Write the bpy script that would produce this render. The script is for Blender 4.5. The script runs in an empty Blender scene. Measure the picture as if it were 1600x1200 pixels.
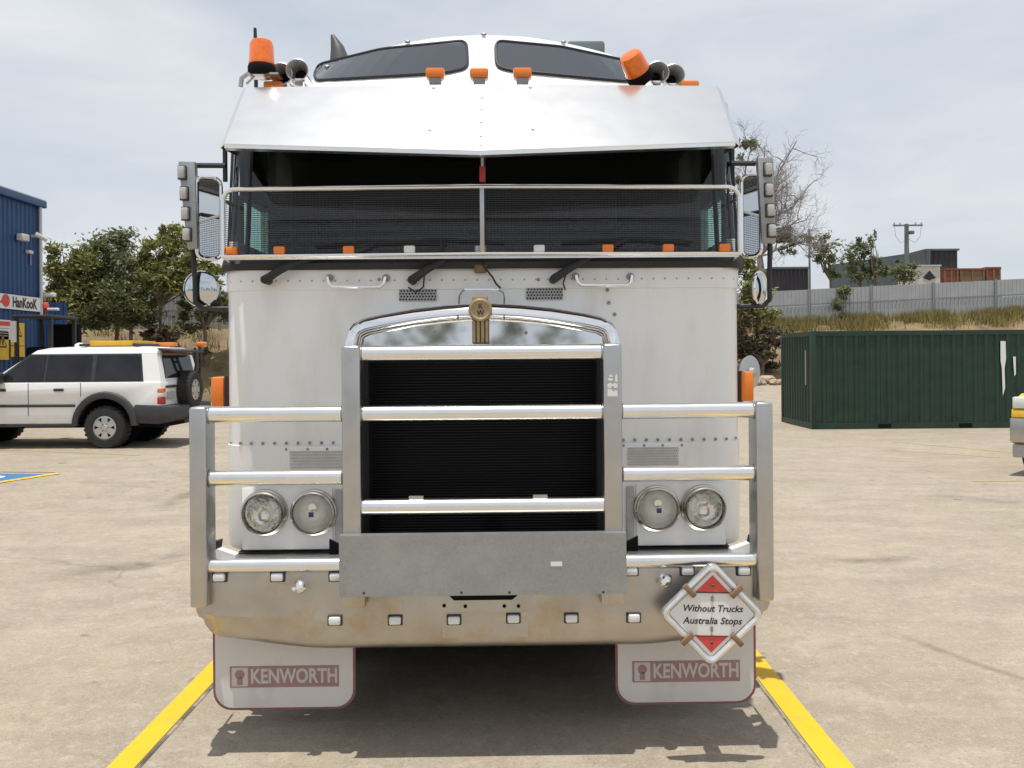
import bpy, bmesh, math, random
from mathutils import Vector, Matrix, Euler
random.seed(11)
rad = math.radians
scene = bpy.context.scene
C = scene.collection

# ------------------------------------------------------------------ camera
F, HZ, CAMH = 1300.0, 557.0, 1.68
ROLL = rad(0.45)
cam = bpy.data.cameras.new('camera')
cam.sensor_width = 36.0
cam.lens = F / 1600 * 36.0
cam.shift_y = -(600 - HZ) / 1600
cam.clip_start = 0.05
cam.clip_end = 3000
camo = bpy.data.objects.new('camera', cam)
C.objects.link(camo)
camo.location = (0, 0, CAMH)
camo.rotation_euler = (Euler((rad(90), 0, 0)).to_matrix() @ Matrix.Rotation(-ROLL, 3, 'Z')).to_euler()
scene.camera = camo

# ------------------------------------------------------------------ world, sun, exposure
SUN_VEC = Vector((-0.05, -0.125, 1.0)).normalized()      # towards the sun
world = bpy.data.worlds.new("World")
scene.world = world
world.use_nodes = True
wn, wl = world.node_tree.nodes, world.node_tree.links
wn.clear()
wo = wn.new('ShaderNodeOutputWorld')
bg = wn.new('ShaderNodeBackground')
bg.inputs['Strength'].default_value = 0.1
sky = wn.new('ShaderNodeTexSky')
sky.sky_type = 'NISHITA'
sky.sun_disc = False
sky.sun_elevation = math.asin(SUN_VEC.z)
sky.sun_rotation = math.atan2(SUN_VEC.x, SUN_VEC.y)
sky.dust_density = 2.0
sky.air_density = 1.0
tc = wn.new('ShaderNodeTexCoord')
mp = wn.new('ShaderNodeMapping')
mp.inputs['Scale'].default_value = (1.6, 1.6, 5.0)
mp.inputs['Rotation'].default_value = (0.15, 0.35, 0.4)
n1 = wn.new('ShaderNodeTexNoise')
n1.inputs['Scale'].default_value = 1.7
n1.inputs['Detail'].default_value = 6
n1.inputs['Roughness'].default_value = 0.55
n1.inputs['Distortion'].default_value = 0.6
cr = wn.new('ShaderNodeValToRGB')
cr.color_ramp.elements[0].position = 0.34
cr.color_ramp.elements[0].color = (0.74, 0.74, 0.74, 1)
cr.color_ramp.elements[1].position = 0.66
cr.color_ramp.elements[1].color = (0.97, 0.97, 0.97, 1)
cloud = wn.new('ShaderNodeMix'); cloud.data_type = 'RGBA'
cloud.inputs[6].default_value = (5.0, 5.5, 6.15, 1)
cloud.inputs[7].default_value = (6.8, 6.95, 7.15, 1)
n2 = wn.new('ShaderNodeTexNoise')
n2.inputs['Scale'].default_value = 1.1
n2.inputs['Detail'].default_value = 5
mx = wn.new('ShaderNodeMix'); mx.data_type = 'RGBA'
wl.new(tc.outputs['Generated'], mp.inputs['Vector'])
wl.new(mp.outputs[0], n1.inputs['Vector'])
wl.new(mp.outputs[0], n2.inputs['Vector'])
wl.new(n1.outputs['Fac'], cr.inputs['Fac'])
cr2 = wn.new('ShaderNodeValToRGB')
cr2.color_ramp.elements[0].position = 0.36
cr2.color_ramp.elements[1].position = 0.64
wl.new(n2.outputs['Fac'], cr2.inputs['Fac'])
wl.new(cr2.outputs['Color'], cloud.inputs['Factor'])
wl.new(cr.outputs['Color'], mx.inputs['Factor'])
wl.new(sky.outputs['Color'], mx.inputs[6])
wl.new(cloud.outputs[2], mx.inputs[7])
wl.new(mx.outputs[2], bg.inputs['Color'])
wl.new(bg.outputs[0], wo.inputs['Surface'])

sl = bpy.data.lights.new('sun', 'SUN')
sl.energy = 3.5
sl.angle = rad(0.6)
sl.color = (1.0, 0.955, 0.88)
so = bpy.data.objects.new('sun', sl)
so.rotation_euler = (-SUN_VEC).to_track_quat('-Z', 'Y').to_euler()
so.location = (0, 0, 30)
C.objects.link(so)
scene.view_settings.view_transform = 'Standard'
scene.view_settings.look = 'None'
scene.view_settings.gamma = 1.0
scene.view_settings.use_curve_mapping = False
scene.view_settings.exposure = 0.30

# ------------------------------------------------------------------ materials
def mat(name, col, rough=0.6, metal=0.0, noise=0.0, nscale=8.0, bump=0.0, bscale=60.0, spec=0.5, coat=0.0,
        dirt=None, dirt_scale=3.0, dirt_lo=0.5, dirt_hi=0.75, stretch=None, rnoise=0.0):
    m = bpy.data.materials.new(name)
    m.use_nodes = True
    N, L = m.node_tree.nodes, m.node_tree.links
    b = N['Principled BSDF']
    b.inputs['Base Color'].default_value = (*col, 1)
    b.inputs['Roughness'].default_value = rough
    b.inputs['Metallic'].default_value = metal
    b.inputs['Specular IOR Level'].default_value = spec
    b.inputs['Coat Weight'].default_value = coat
    t = N.new('ShaderNodeTexCoord')
    src = t.outputs['Object']
    if stretch:
        mm = N.new('ShaderNodeMapping'); mm.inputs['Scale'].default_value = stretch
        L.new(src, mm.inputs['Vector']); src = mm.outputs[0]
    out = None
    if noise > 0:
        n = N.new('ShaderNodeTexNoise'); n.inputs['Scale'].default_value = nscale
        n.inputs['Detail'].default_value = 7; n.inputs['Roughness'].default_value = 0.6
        L.new(src, n.inputs['Vector'])
        r = N.new('ShaderNodeValToRGB')
        r.color_ramp.elements[0].position = 0.3; r.color_ramp.elements[1].position = 0.7
        r.color_ramp.elements[0].color = (*[c * (1 - noise) for c in col], 1)
        r.color_ramp.elements[1].color = (*[min(1, c * (1 + noise)) for c in col], 1)
        L.new(n.outputs['Fac'], r.inputs['Fac']); out = r.outputs['Color']
    if dirt:
        n = N.new('ShaderNodeTexNoise'); n.inputs['Scale'].default_value = dirt_scale
        n.inputs['Detail'].default_value = 8; n.inputs['Roughness'].default_value = 0.65
        L.new(src, n.inputs['Vector'])
        r = N.new('ShaderNodeMapRange'); r.inputs[1].default_value = dirt_lo; r.inputs[2].default_value = dirt_hi
        L.new(n.outputs['Fac'], r.inputs[0])
        mxx = N.new('ShaderNodeMix'); mxx.data_type = 'RGBA'
        L.new(r.outputs[0], mxx.inputs['Factor'])
        if out: L.new(out, mxx.inputs[6])
        else: mxx.inputs[6].default_value = (*col, 1)
        mxx.inputs[7].default_value = (*dirt, 1); out = mxx.outputs[2]
    if out: L.new(out, b.inputs['Base Color'])
    if rnoise > 0:
        n = N.new('ShaderNodeTexNoise'); n.inputs['Scale'].default_value = 9; n.inputs['Detail'].default_value = 6
        L.new(src, n.inputs['Vector'])
        r = N.new('ShaderNodeMapRange'); r.inputs[3].default_value = max(0.02, rough - rnoise); r.inputs[4].default_value = rough + rnoise
        L.new(n.outputs['Fac'], r.inputs[0]); L.new(r.outputs[0], b.inputs['Roughness'])
    if bump > 0:
        n = N.new('ShaderNodeTexNoise'); n.inputs['Scale'].default_value = bscale; n.inputs['Detail'].default_value = 5
        L.new(src, n.inputs['Vector'])
        bp = N.new('ShaderNodeBump'); bp.inputs['Strength'].default_value = bump; bp.inputs['Distance'].default_value = 0.01
        L.new(n.outputs['Fac'], bp.inputs['Height']); L.new(bp.outputs[0], b.inputs['Normal'])
    return m

def glass(name, tint, rough=0.03, ior=1.5, gl=0.9):
    m = bpy.data.materials.new(name); m.use_nodes = True
    N, L = m.node_tree.nodes, m.node_tree.links
    N.clear()
    o = N.new('ShaderNodeOutputMaterial'); t = N.new('ShaderNodeBsdfTransparent'); t.inputs[0].default_value = (*tint, 1)
    g = N.new('ShaderNodeBsdfGlossy'); g.inputs['Roughness'].default_value = rough; g.inputs[0].default_value = (gl, gl, gl, 1)
    fr = N.new('ShaderNodeFresnel'); fr.inputs[0].default_value = ior
    mxs = N.new('ShaderNodeMixShader')
    L.new(fr.outputs[0], mxs.inputs[0]); L.new(t.outputs[0], mxs.inputs[1]); L.new(g.outputs[0], mxs.inputs[2])
    L.new(mxs.outputs[0], o.inputs[0])
    return m

def leafmat(name, ca, cb, transl=0.35):
    m = bpy.data.materials.new(name); m.use_nodes = True
    N, L = m.node_tree.nodes, m.node_tree.links
    b = N['Principled BSDF']; b.inputs['Roughness'].default_value = 0.55
    g = N.new('ShaderNodeNewGeometry')
    r = N.new('ShaderNodeValToRGB')
    r.color_ramp.elements[0].color = (*ca, 1); r.color_ramp.elements[1].color = (*cb, 1)
    L.new(g.outputs['Random Per Island'], r.inputs[0]); L.new(r.outputs[0], b.inputs['Base Color'])
    tr = N.new('ShaderNodeBsdfTranslucent'); L.new(r.outputs[0], tr.inputs[0])
    mxs = N.new('ShaderNodeMixShader'); mxs.inputs[0].default_value = transl
    out = [n for n in N if n.type == 'OUTPUT_MATERIAL'][0]
    L.new(b.outputs[0], mxs.inputs[1]); L.new(tr.outputs[0], mxs.inputs[2]); L.new(mxs.outputs[0], out.inputs[0])
    return m

M = {}
M['white'] = mat('white_paint', (0.83, 0.83, 0.82), 0.28, 0, noise=0.025, nscale=3, coat=0.3, dirt=(0.66, 0.63, 0.565), dirt_scale=4.5, dirt_lo=0.50, dirt_hi=0.95, stretch=(1.6, 1.0, 0.45))
def specks(m, col, scale=70, lo=0.70, hi=0.74, amt=0.5):
    N, L = m.node_tree.nodes, m.node_tree.links
    b = N['Principled BSDF']; src = b.inputs['Base Color'].links[0].from_socket
    t = N.new('ShaderNodeTexCoord'); n = N.new('ShaderNodeTexNoise'); n.inputs['Scale'].default_value = scale; n.inputs['Detail'].default_value = 2
    L.new(t.outputs['Object'], n.inputs['Vector'])
    r = N.new('ShaderNodeMapRange'); r.inputs[1].default_value = lo; r.inputs[2].default_value = hi; r.inputs[4].default_value = amt
    L.new(n.outputs['Fac'], r.inputs[0])
    x = N.new('ShaderNodeMix'); x.data_type = 'RGBA'; L.new(r.outputs[0], x.inputs['Factor']); L.new(src, x.inputs[6]); x.inputs[7].default_value = (*col, 1)
    L.new(x.outputs[2], b.inputs['Base Color'])
specks(M['white'], (0.45, 0.40, 0.33), 55, 0.71, 0.78, 0.18)
M['alu'] = mat('polished_alloy', (0.86, 0.855, 0.84), 0.22, 1.0, rnoise=0.05, noise=0.03, nscale=14)
M['alusat'] = mat('satin_alloy', (0.50, 0.495, 0.49), 0.33, 1.0, rnoise=0.1, noise=0.08, nscale=6, dirt=(0.45, 0.36, 0.24), dirt_scale=2.5, dirt_lo=0.6, dirt_hi=0.9)
M['bumper'] = mat('dull_bumper_alloy', (0.50, 0.47, 0.425), 0.36, 1.0, rnoise=0.12, noise=0.12, nscale=5, dirt=(0.42, 0.285, 0.115), dirt_scale=2.1, dirt_lo=0.51, dirt_hi=0.70)
M['galv'] = mat('galvanised_steel', (0.33, 0.345, 0.345), 0.46, 0.7, noise=0.09, nscale=75, rnoise=0.08, dirt=(0.46, 0.465, 0.46), dirt_scale=4, dirt_lo=0.50, dirt_hi=0.85)
M['chrome'] = mat('chrome', (0.86, 0.86, 0.87), 0.05, 1.0)
M['visor'] = mat('polished_stainless', (0.80, 0.795, 0.79), 0.20, 1.0, rnoise=0.02, bump=0.05, bscale=1.6)
M['horn'] = mat('horn_metal', (0.62, 0.62, 0.62), 0.36, 0.75)
M['palepanel'] = mat('pale_vent_panel', (0.58, 0.57, 0.54), 0.5, noise=0.12, nscale=25)
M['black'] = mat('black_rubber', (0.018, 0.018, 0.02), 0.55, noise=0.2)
M['flatblack'] = mat('matt_black', (0.008, 0.008, 0.009), 0.9, spec=0.15)
M['navy'] = mat('navy_print', (0.02, 0.035, 0.12), 0.4)
M['rad'] = mat('radiator_black', (0.010, 0.010, 0.012), 0.65, spec=0.25)
M['radslat'] = mat('grille_wire_black', (0.013, 0.013, 0.015), 0.6, spec=0.25)
M['wire'] = mat('mesh_wire', (0.045, 0.047, 0.055), 0.45, 0.3)
M['amber'] = mat('amber_lens', (0.80, 0.20, 0.015), 0.22, coat=0.4)
M['orange'] = mat('orange_beacon_lens', (0.80, 0.155, 0.004), 0.12, coat=0.7, noise=0.15, nscale=40)
M['clear'] = mat('clear_lens', (0.72, 0.73, 0.72), 0.2, coat=0.5, noise=0.1, nscale=50)
M['dullclear'] = mat('dull_clear_lens', (0.46, 0.46, 0.44), 0.3, coat=0.4, noise=0.15, nscale=40)
M['glass'] = glass('windscreen_glass', (0.66, 0.74, 0.72), ior=1.6)
M['dkglass'] = mat('smoked_roof_glass', (0.030, 0.034, 0.045), 0.10, spec=0.8)
M['sideglass'] = glass('side_glass', (0.66, 0.84, 0.79))
_g = M['sideglass'].node_tree; _m = [n for n in _g.nodes if n.type == 'MIX_SHADER'][0]
_g.links.remove(_m.inputs[0].links[0]); _m.inputs[0].default_value = 0.06
M['lens'] = glass('headlamp_glass', (0.97, 0.97, 0.95), rough=0.03)
M['bezel'] = mat('worn_bezel_chrome', (0.55, 0.52, 0.46), 0.22, 1.0, rnoise=0.1, noise=0.15)
M['reflector'] = mat('lamp_reflector', (0.80, 0.78, 0.72), 0.12, 1.0, bump=1.0, bscale=16)
M['fluted'] = mat('fluted_lamp_reflector', (0.92, 0.91, 0.86), 0.40, 0.1, bump=0.5, bscale=45)
M['mirror'] = mat('mirror_glass', (0.62, 0.64, 0.66), 0.03, 1.0)
M['interior'] = mat('dark_cab_trim', (0.015, 0.016, 0.018), 0.8)
M['flap'] = mat('flap_grey_white', (0.66, 0.64, 0.62), 0.55, noise=0.04, nscale=4, dirt=(0.45, 0.41, 0.37), dirt_scale=3, dirt_lo=0.55, dirt_hi=0.9)
M['maroon'] = mat('faded_maroon', (0.25, 0.095, 0.115), 0.6, noise=0.12, nscale=20)
M['band'] = mat('faded_red_band', (0.34, 0.205, 0.205), 0.6, noise=0.1, nscale=14)
M['fadedletter'] = mat('faded_lettering', (0.56, 0.525, 0.51), 0.6)
M['red'] = mat('red_print', (0.62, 0.07, 0.06), 0.45)
M['redtag'] = mat('red_tag', (0.75, 0.10, 0.10), 0.5)
M['whitep'] = mat('white_print', (0.74, 0.74, 0.73), 0.5)
M['blackp'] = mat('black_print', (0.02, 0.02, 0.022), 0.5)
M['rust'] = mat('rusty_steel', (0.20, 0.125, 0.07), 0.75, noise=0.3, nscale=12)
M['gold'] = mat('weathered_gold', (0.33, 0.245, 0.135), 0.5, 0.4, noise=0.15, nscale=40)
M['grey'] = mat('mid_grey_metal', (0.28, 0.28, 0.28), 0.45, 0.6, noise=0.1)
M['darksteel'] = mat('sooty_steel', (0.10, 0.10, 0.10), 0.5, 0.5, noise=0.25)
M['greyp'] = mat('painted_grey_panel', (0.40, 0.395, 0.385), 0.5, noise=0.12, nscale=30)
M['tyre'] = mat('tyre_rubber', (0.028, 0.027, 0.026), 0.85, noise=0.25, nscale=12)
M['carwhite'] = mat('white_car_paint', (0.82, 0.82, 0.80), 0.25, coat=0.4, noise=0.02)
M['charcoal'] = mat('charcoal_plastic', (0.040, 0.040, 0.044), 0.6, noise=0.15)
M['carglass'] = mat('tinted_car_glass', (0.018, 0.02, 0.024), 0.08, spec=0.35, noise=0.5, nscale=2)
M['alloy'] = mat('alloy_wheel', (0.55, 0.55, 0.54), 0.35, 0.8)
M['dkred'] = mat('tail_lamp_red', (0.45, 0.02, 0.02), 0.25)
M['ylw'] = mat('safety_yellow', (0.72, 0.44, 0.03), 0.45, noise=0.08)
M['greenc'] = mat('green_container_paint', (0.008, 0.034, 0.021), 0.5, noise=0.3, nscale=3, dirt=(0.030, 0.034, 0.024), dirt_scale=2.0, dirt_lo=0.55, dirt_hi=0.9)
M['blue'] = mat('blue_cladding', (0.013, 0.055, 0.165), 0.45, noise=0.08, nscale=2)
M['fence'] = mat('grey_fence_steel', (0.40, 0.41, 0.42), 0.5, 0.25, noise=0.08, nscale=1.5)
M['fencepost'] = mat('fence_post_grey', (0.25, 0.26, 0.28), 0.5, 0.3)
M['bark'] = mat('bark', (0.16, 0.12, 0.09), 0.9, noise=0.3, nscale=6)
M['deadwood'] = mat('bare_branch_grey', (0.27, 0.25, 0.235), 0.9, noise=0.2, nscale=6)
M['darkbldg'] = mat('dark_cladding', (0.035, 0.033, 0.04), 0.6, noise=0.2, nscale=1)
M['slate'] = mat('dark_green_grey_cladding', (0.10, 0.13, 0.14), 0.6, noise=0.15, nscale=1)
M['rustred'] = mat('rust_red_steel', (0.22, 0.07, 0.04), 0.7, noise=0.3, nscale=1.2)
M['cream'] = mat('cream_wall', (0.62, 0.60, 0.55), 0.7, noise=0.1, nscale=1)
M['palroof'] = mat('pale_roof', (0.55, 0.56, 0.57), 0.5, noise=0.08, nscale=1)
M['timber'] = mat('weathered_pole', (0.16, 0.19, 0.185), 0.8, noise=0.2, nscale=3)
M['rock'] = mat('pale_rock', (0.36, 0.28, 0.21), 0.9, noise=0.25, nscale=4, bump=0.4, bscale=10)
M['leaf1'] = leafmat('olive_leaves', (0.095, 0.112, 0.030), (0.33, 0.335, 0.10))
M['leaf2'] = leafmat('dark_leaves', (0.055, 0.070, 0.026), (0.17, 0.185, 0.06))
M['leaf3'] = leafmat('grey_green_leaves', (0.10, 0.125, 0.055), (0.26, 0.28, 0.14), 0.5)
M['leaf4'] = leafmat('brownish_scrub', (0.045, 0.038, 0.024), (0.15, 0.115, 0.065))
M['grass'] = leafmat('dry_grass_blades', (0.15, 0.145, 0.04), (0.42, 0.33, 0.13), 0.3)

def paint_mat(name, col, wear_col, lo, hi, scale):
    m = mat(name, col, 0.6, noise=0.06, nscale=6, dirt=wear_col, dirt_scale=scale, dirt_lo=lo, dirt_hi=hi, bump=0.12, bscale=80)
    return m
CONC = (0.35, 0.298, 0.225)
M['line'] = paint_mat('yellow_line_paint', (0.70, 0.435, 0.008), (0.42, 0.32, 0.12), 0.58, 0.80, 11)
M['oldline'] = paint_mat('worn_yellow_line_paint', (0.50, 0.36, 0.12), CONC, 0.42, 0.62, 5)
M['bluepaint'] = paint_mat('blue_bay_paint', (0.045, 0.16, 0.34), (0.2, 0.25, 0.3), 0.6, 0.9, 6)

def concrete():
    m = bpy.data.materials.new('worn_concrete'); m.use_nodes = True
    N, L = m.node_tree.nodes, m.node_tree.links
    b = N['Principled BSDF']; b.inputs['Roughness'].default_value = 0.8; b.inputs['Specular IOR Level'].default_value = 0.3
    t = N.new('ShaderNodeTexCoord')
    def noise(scale, det=8, rough=0.6, st=(1, 1, 1), rot=0.0, dist=0.0):
        mm = N.new('ShaderNodeMapping'); mm.inputs['Scale'].default_value = st; mm.inputs['Rotation'].default_value = (0, 0, rot)
        L.new(t.outputs['Object'], mm.inputs['Vector'])
        n = N.new('ShaderNodeTexNoise'); n.inputs['Scale'].default_value = scale; n.inputs['Detail'].default_value = det
        n.inputs['Roughness'].default_value = rough; n.inputs['Distortion'].default_value = dist
        L.new(mm.outputs[0], n.inputs['Vector']); return n.outputs['Fac']
    def rng(v, a, b_, c=0.0, d=1.0):
        r = N.new('ShaderNodeMapRange'); r.inputs[1].default_value = a; r.inputs[2].default_value = b_
        r.inputs[3].default_value = c; r.inputs[4].default_value = d
        L.new(v, r.inputs[0]); return r.outputs[0]
    def mixc(f, a, bcol):
        x = N.new('ShaderNodeMix'); x.data_type = 'RGBA'
        L.new(f, x.inputs['Factor'])
        if isinstance(a, tuple): x.inputs[6].default_value = (*a, 1)
        else: L.new(a, x.inputs[6])
        x.inputs[7].default_value = (*bcol, 1); return x.outputs[2]
    c = mixc(rng(noise(0.45), 0.32, 0.68), (0.300, 0.258, 0.190), (0.360, 0.304, 0.240))
    c = mixc(rng(noise(1.5, st=(0.8, 1.4, 1), rot=0.12, dist=0.3), 0.45, 0.72, 0, 0.85), c, (0.262, 0.222, 0.176))
    c = mixc(rng(noise(0.8, st=(0.6, 1.7, 1), rot=-0.2, dist=0.6), 0.52, 0.74, 0, 0.7), c, (0.252, 0.212, 0.172))
    c = mixc(rng(noise(2.3, st=(0.8, 1.2, 1), rot=0.5), 0.50, 0.76, 0, 0.85), c, (0.410, 0.360, 0.284))
    c = mixc(rng(noise(6.0, 8, 0.72), 0.50, 0.70, 0, 0.75), c, (0.245, 0.207, 0.160))
    c = mixc(rng(noise(15, 8, 0.72), 0.52, 0.72, 0, 0.75), c, (0.46, 0.41, 0.335))
    c = mixc(rng(noise(48, 5, 0.7), 0.54, 0.68, 0, 0.75), c, (0.20, 0.168, 0.132))
    c = mixc(rng(noise(110, 3), 0.56, 0.68, 0, 0.55), c, (0.53, 0.48, 0.40))
    c = mixc(rng(noise(4.0, 2, 0.4), 0.73, 0.76, 0, 0.6), c, (0.12, 0.10, 0.085))
    # a few hairline cracks
    v = N.new('ShaderNodeTexVoronoi'); v.feature = 'DISTANCE_TO_EDGE'; v.inputs['Scale'].default_value = 0.33
    nm = N.new('ShaderNodeTexNoise'); nm.inputs['Scale'].default_value = 1.3; nm.inputs['Detail'].default_value = 6
    L.new(t.outputs['Object'], nm.inputs['Vector'])
    va = N.new('ShaderNodeVectorMath'); va.operation = 'ADD'
    vs = N.new('ShaderNodeVectorMath'); vs.operation = 'SCALE'; vs.inputs['Scale'].default_value = 0.9
    L.new(nm.outputs['Color'], vs.inputs[0]); L.new(t.outputs['Object'], va.inputs[0]); L.new(vs.outputs[0], va.inputs[1])
    L.new(va.outputs[0], v.inputs['Vector'])
    crack = rng(v.outputs['Distance'], 0.0, 0.007, 1, 0)
    gate = rng(noise(0.35), 0.50, 0.58)
    mu = N.new('ShaderNodeMath'); mu.operation = 'MULTIPLY'; L.new(crack, mu.inputs[0]); L.new(gate, mu.inputs[1])
    mu2 = N.new('ShaderNodeMath'); mu2.operation = 'MULTIPLY'; L.new(mu.outputs[0], mu2.inputs[0]); mu2.inputs[1].default_value = 0.4
    c = mixc(mu2.outputs[0], c, (0.12, 0.10, 0.08))
    L.new(c, b.inputs['Base Color'])
    bp = N.new('ShaderNodeBump'); bp.inputs['Strength'].default_value = 0.25; bp.inputs['Distance'].default_value = 0.01
    L.new(noise(45, 6), bp.inputs['Height']); L.new(bp.outputs[0], b.inputs['Normal'])
    return m
M['conc'] = concrete()
M['dirt'] = mat('dry_earth', (0.165, 0.112, 0.070), 0.95, noise=0.35, nscale=0.9, dirt=(0.21, 0.165, 0.085), dirt_scale=0.7, dirt_lo=0.45, dirt_hi=0.6, bump=0.6, bscale=3)

# ------------------------------------------------------------------ helpers
class MB:
    """collects simple shapes in one bmesh"""
    def __init__(s): s.bm = bmesh.new()
    def box(s, x0, x1, y0, y1, z0, z1, bev=0.0, seg=2, mtx=None):
        t = bmesh.new()
        bmesh.ops.create_cube(t, size=1)
        for v in t.verts:
            v.co = Vector(((x0 + x1) / 2 + v.co.x * (x1 - x0), (y0 + y1) / 2 + v.co.y * (y1 - y0), (z0 + z1) / 2 + v.co.z * (z1 - z0)))
        if bev > 0:
            bmesh.ops.bevel(t, geom=list(t.edges), offset=bev, segments=seg, affect='EDGES', profile=0.5)
        return s._add(t, mtx)
    def _add(s, t, mtx=None):
        if mtx is not None: bmesh.ops.transform(t, matrix=mtx, verts=list(t.verts))
        me = bpy.data.meshes.new('tmp'); t.to_mesh(me); t.free()
        s.bm.from_mesh(me); bpy.data.meshes.remove(me); return s
    def tube(s, pts, r, n=10, cap=True, mtx=None):
        t = bmesh.new()
        pts = [Vector(p) for p in pts]
        rs = r if isinstance(r, (list, tuple)) else [r] * len(pts)
        rings = []
        up = None
        for i, p in enumerate(pts):
            if i == 0: d = pts[1] - pts[0]
            elif i == len(pts) - 1: d = pts[-1] - pts[-2]
            else: d = (pts[i + 1] - p).normalized() + (p - pts[i - 1]).normalized()
            d.normalize()
            if up is None:
                up = Vector((0, 0, 1)) if abs(d.z) < 0.9 else Vector((1, 0, 0))
            a = d.cross(up)
            if a.length < 1e-4: a = d.cross(Vector((0.3, 1, 0.2)))
            a.normalize(); b = a.cross(d).normalized(); up = b
            rings.append([t.verts.new(p + (a * math.cos(2 * math.pi * k / n) + b * math.sin(2 * math.pi * k / n)) * rs[i]) for k in range(n)])
        for i in range(len(rings) - 1):
            for k in range(n):
                t.faces.new((rings[i][k], rings[i][(k + 1) % n], rings[i + 1][(k + 1) % n], rings[i + 1][k]))
        if cap:
            t.faces.new(rings[0][::-1]); t.faces.new(rings[-1])
        bmesh.ops.recalc_face_normals(t, faces=t.faces)
        return s._add(t, mtx)
    def lathe(s, prof, n=24, mtx=None):
        """prof: (r, h) pairs, axis = local z"""
        t = bmesh.new()
        rings = []
        for r, h in prof:
            if r < 1e-6: rings.append([t.verts.new((0, 0, h))])
            else: rings.append([t.verts.new((r * math.cos(2 * math.pi * k / n), r * math.sin(2 * math.pi * k / n), h)) for k in range(n)])
        for a, b in zip(rings, rings[1:]):
            for k in range(n):
                if len(a) == 1 and len(b) == 1: continue
                if len(a) == 1: t.faces.new((a[0], b[k], b[(k + 1) % n]))
                elif len(b) == 1: t.faces.new((a[k], a[(k + 1) % n], b[0]))
                else: t.faces.new((a[k], a[(k + 1) % n], b[(k + 1) % n], b[k]))
        return s._add(t, mtx)
    def prism(s, poly, depth, bev=0.0, mtx=None, seg=2):
        """poly in (x, z); extruded from y=0 to y=depth"""
        t = bmesh.new()
        vs = [t.verts.new((p[0], 0, p[1])) for p in poly]
        f = t.faces.new(vs)
        r = bmesh.ops.extrude_face_region(t, geom=[f])
        for v in [g for g in r['geom'] if isinstance(g, bmesh.types.BMVert)]: v.co.y += depth
        bmesh.ops.recalc_face_normals(t, faces=t.faces)
        if bev > 0:
            bmesh.ops.bevel(t, geom=list(t.edges), offset=bev, segments=seg, affect='EDGES', profile=0.5)
        return s._add(t, mtx)
    def grid(s, rows, close=False, mtx=None):
        t = bmesh.new()
        R = [[t.verts.new(p) for p in row] for row in rows]
        for a, b in zip(R, R[1:]):
            n = len(a)
            for k in range(n if close else n - 1):
                t.faces.new((a[k], a[(k + 1) % n], b[(k + 1) % n], b[k]))
        bmesh.ops.recalc_face_normals(t, faces=t.faces)
        return s._add(t, mtx)
    def mesh(s, name, smooth=True, ang=35):
        me = bpy.data.meshes.new(name)
        s.bm.to_mesh(me); s.bm.free()
        if smooth:
            me.polygons.foreach_set('use_smooth', [True] * len(me.polygons))
            me.set_sharp_from_angle(angle=rad(ang))
        return me

def link(name, me, m=None, parent=None, loc=None, rot=None):
    if m is not None and not me.materials: me.materials.append(m)
    o = bpy.data.objects.new(name, me); C.objects.link(o)
    if parent is not None: o.parent = parent
    if loc is not None: o.location = loc
    if rot is not None: o.rotation_euler = rot
    return o
def part(name, mb, m, parent=None, loc=None, rot=None, smooth=True, ang=35, label=None):
    o = link(name, mb.mesh(name, smooth, ang), m, parent, loc, rot)
    if label: o['label'] = label
    return o
def solid(o, th, off=-1.0):
    md = o.modifiers.new('thickness', 'SOLIDIFY'); md.thickness = th; md.offset = off; return o
def tag(o, label=None, cat=None, group=None, kind=None):
    if label: o['label'] = label
    if cat: o['category'] = cat
    if group: o['group'] = group
    if kind: o['kind'] = kind
    return o
def thing(name, label, cat, loc=(0, 0, 0), rz=0, group=None):
    o = bpy.data.objects.new(name, None); C.objects.link(o)
    o.location = loc; o.rotation_euler = (0, 0, rz); o.empty_display_size = 0.3
    return tag(o, label, cat, group)
def structure(name, mb, m, parent=None, smooth=False):
    o = part(name, mb, m, parent, smooth=smooth)
    if parent is None: o['kind'] = 'structure'
    return o
def copy_tree(o, parent=None):
    c = o.copy(); C.objects.link(c)
    if parent is not None: c.parent = parent
    for ch in list(o.children): copy_tree(ch, c)
    return c
def text_mesh(body, size, shear=0.0, extrude=0.0008, bold=0.0, space=1.0, align='CENTER'):
    cu = bpy.data.curves.new('lettering', 'FONT')
    cu.body = body; cu.size = size; cu.shear = shear; cu.extrude = extrude; cu.offset = bold
    cu.align_x = align; cu.align_y = 'CENTER'; cu.space_character = space; cu.resolution_u = 3
    o = bpy.data.objects.new('lettering', cu); C.objects.link(o)
    dg = bpy.context.evaluated_depsgraph_get(); dg.update()
    me = bpy.data.meshes.new_from_object(o.evaluated_get(dg))
    bpy.data.objects.remove(o); bpy.data.curves.remove(cu)
    me.name = 'lettering'
    return me
FACE = (rad(90), 0, 0)        # lettering that reads from the -y side

TR = math.tan(ROLL)
def P(px, py, d):
    """a place in the yard at depth d"""
    return Vector(((px - 800) * d / F, d, CAMH + (HZ - (py + (px - 800) * TR)) * d / F))
def smooth(a, b, x):
    t = max(0.0, min(1.0, (x - a) / (b - a))); return t * t * (3 - 2 * t)
def gz(x, y):
    return -0.25 * smooth(8, 20, y) * smooth(0, 7, x) + 0.9 * smooth(23, 37, y) * smooth(1, 8, x) + 0.06 * smooth(8, 15, y) * smooth(-2, -7, x)

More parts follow.
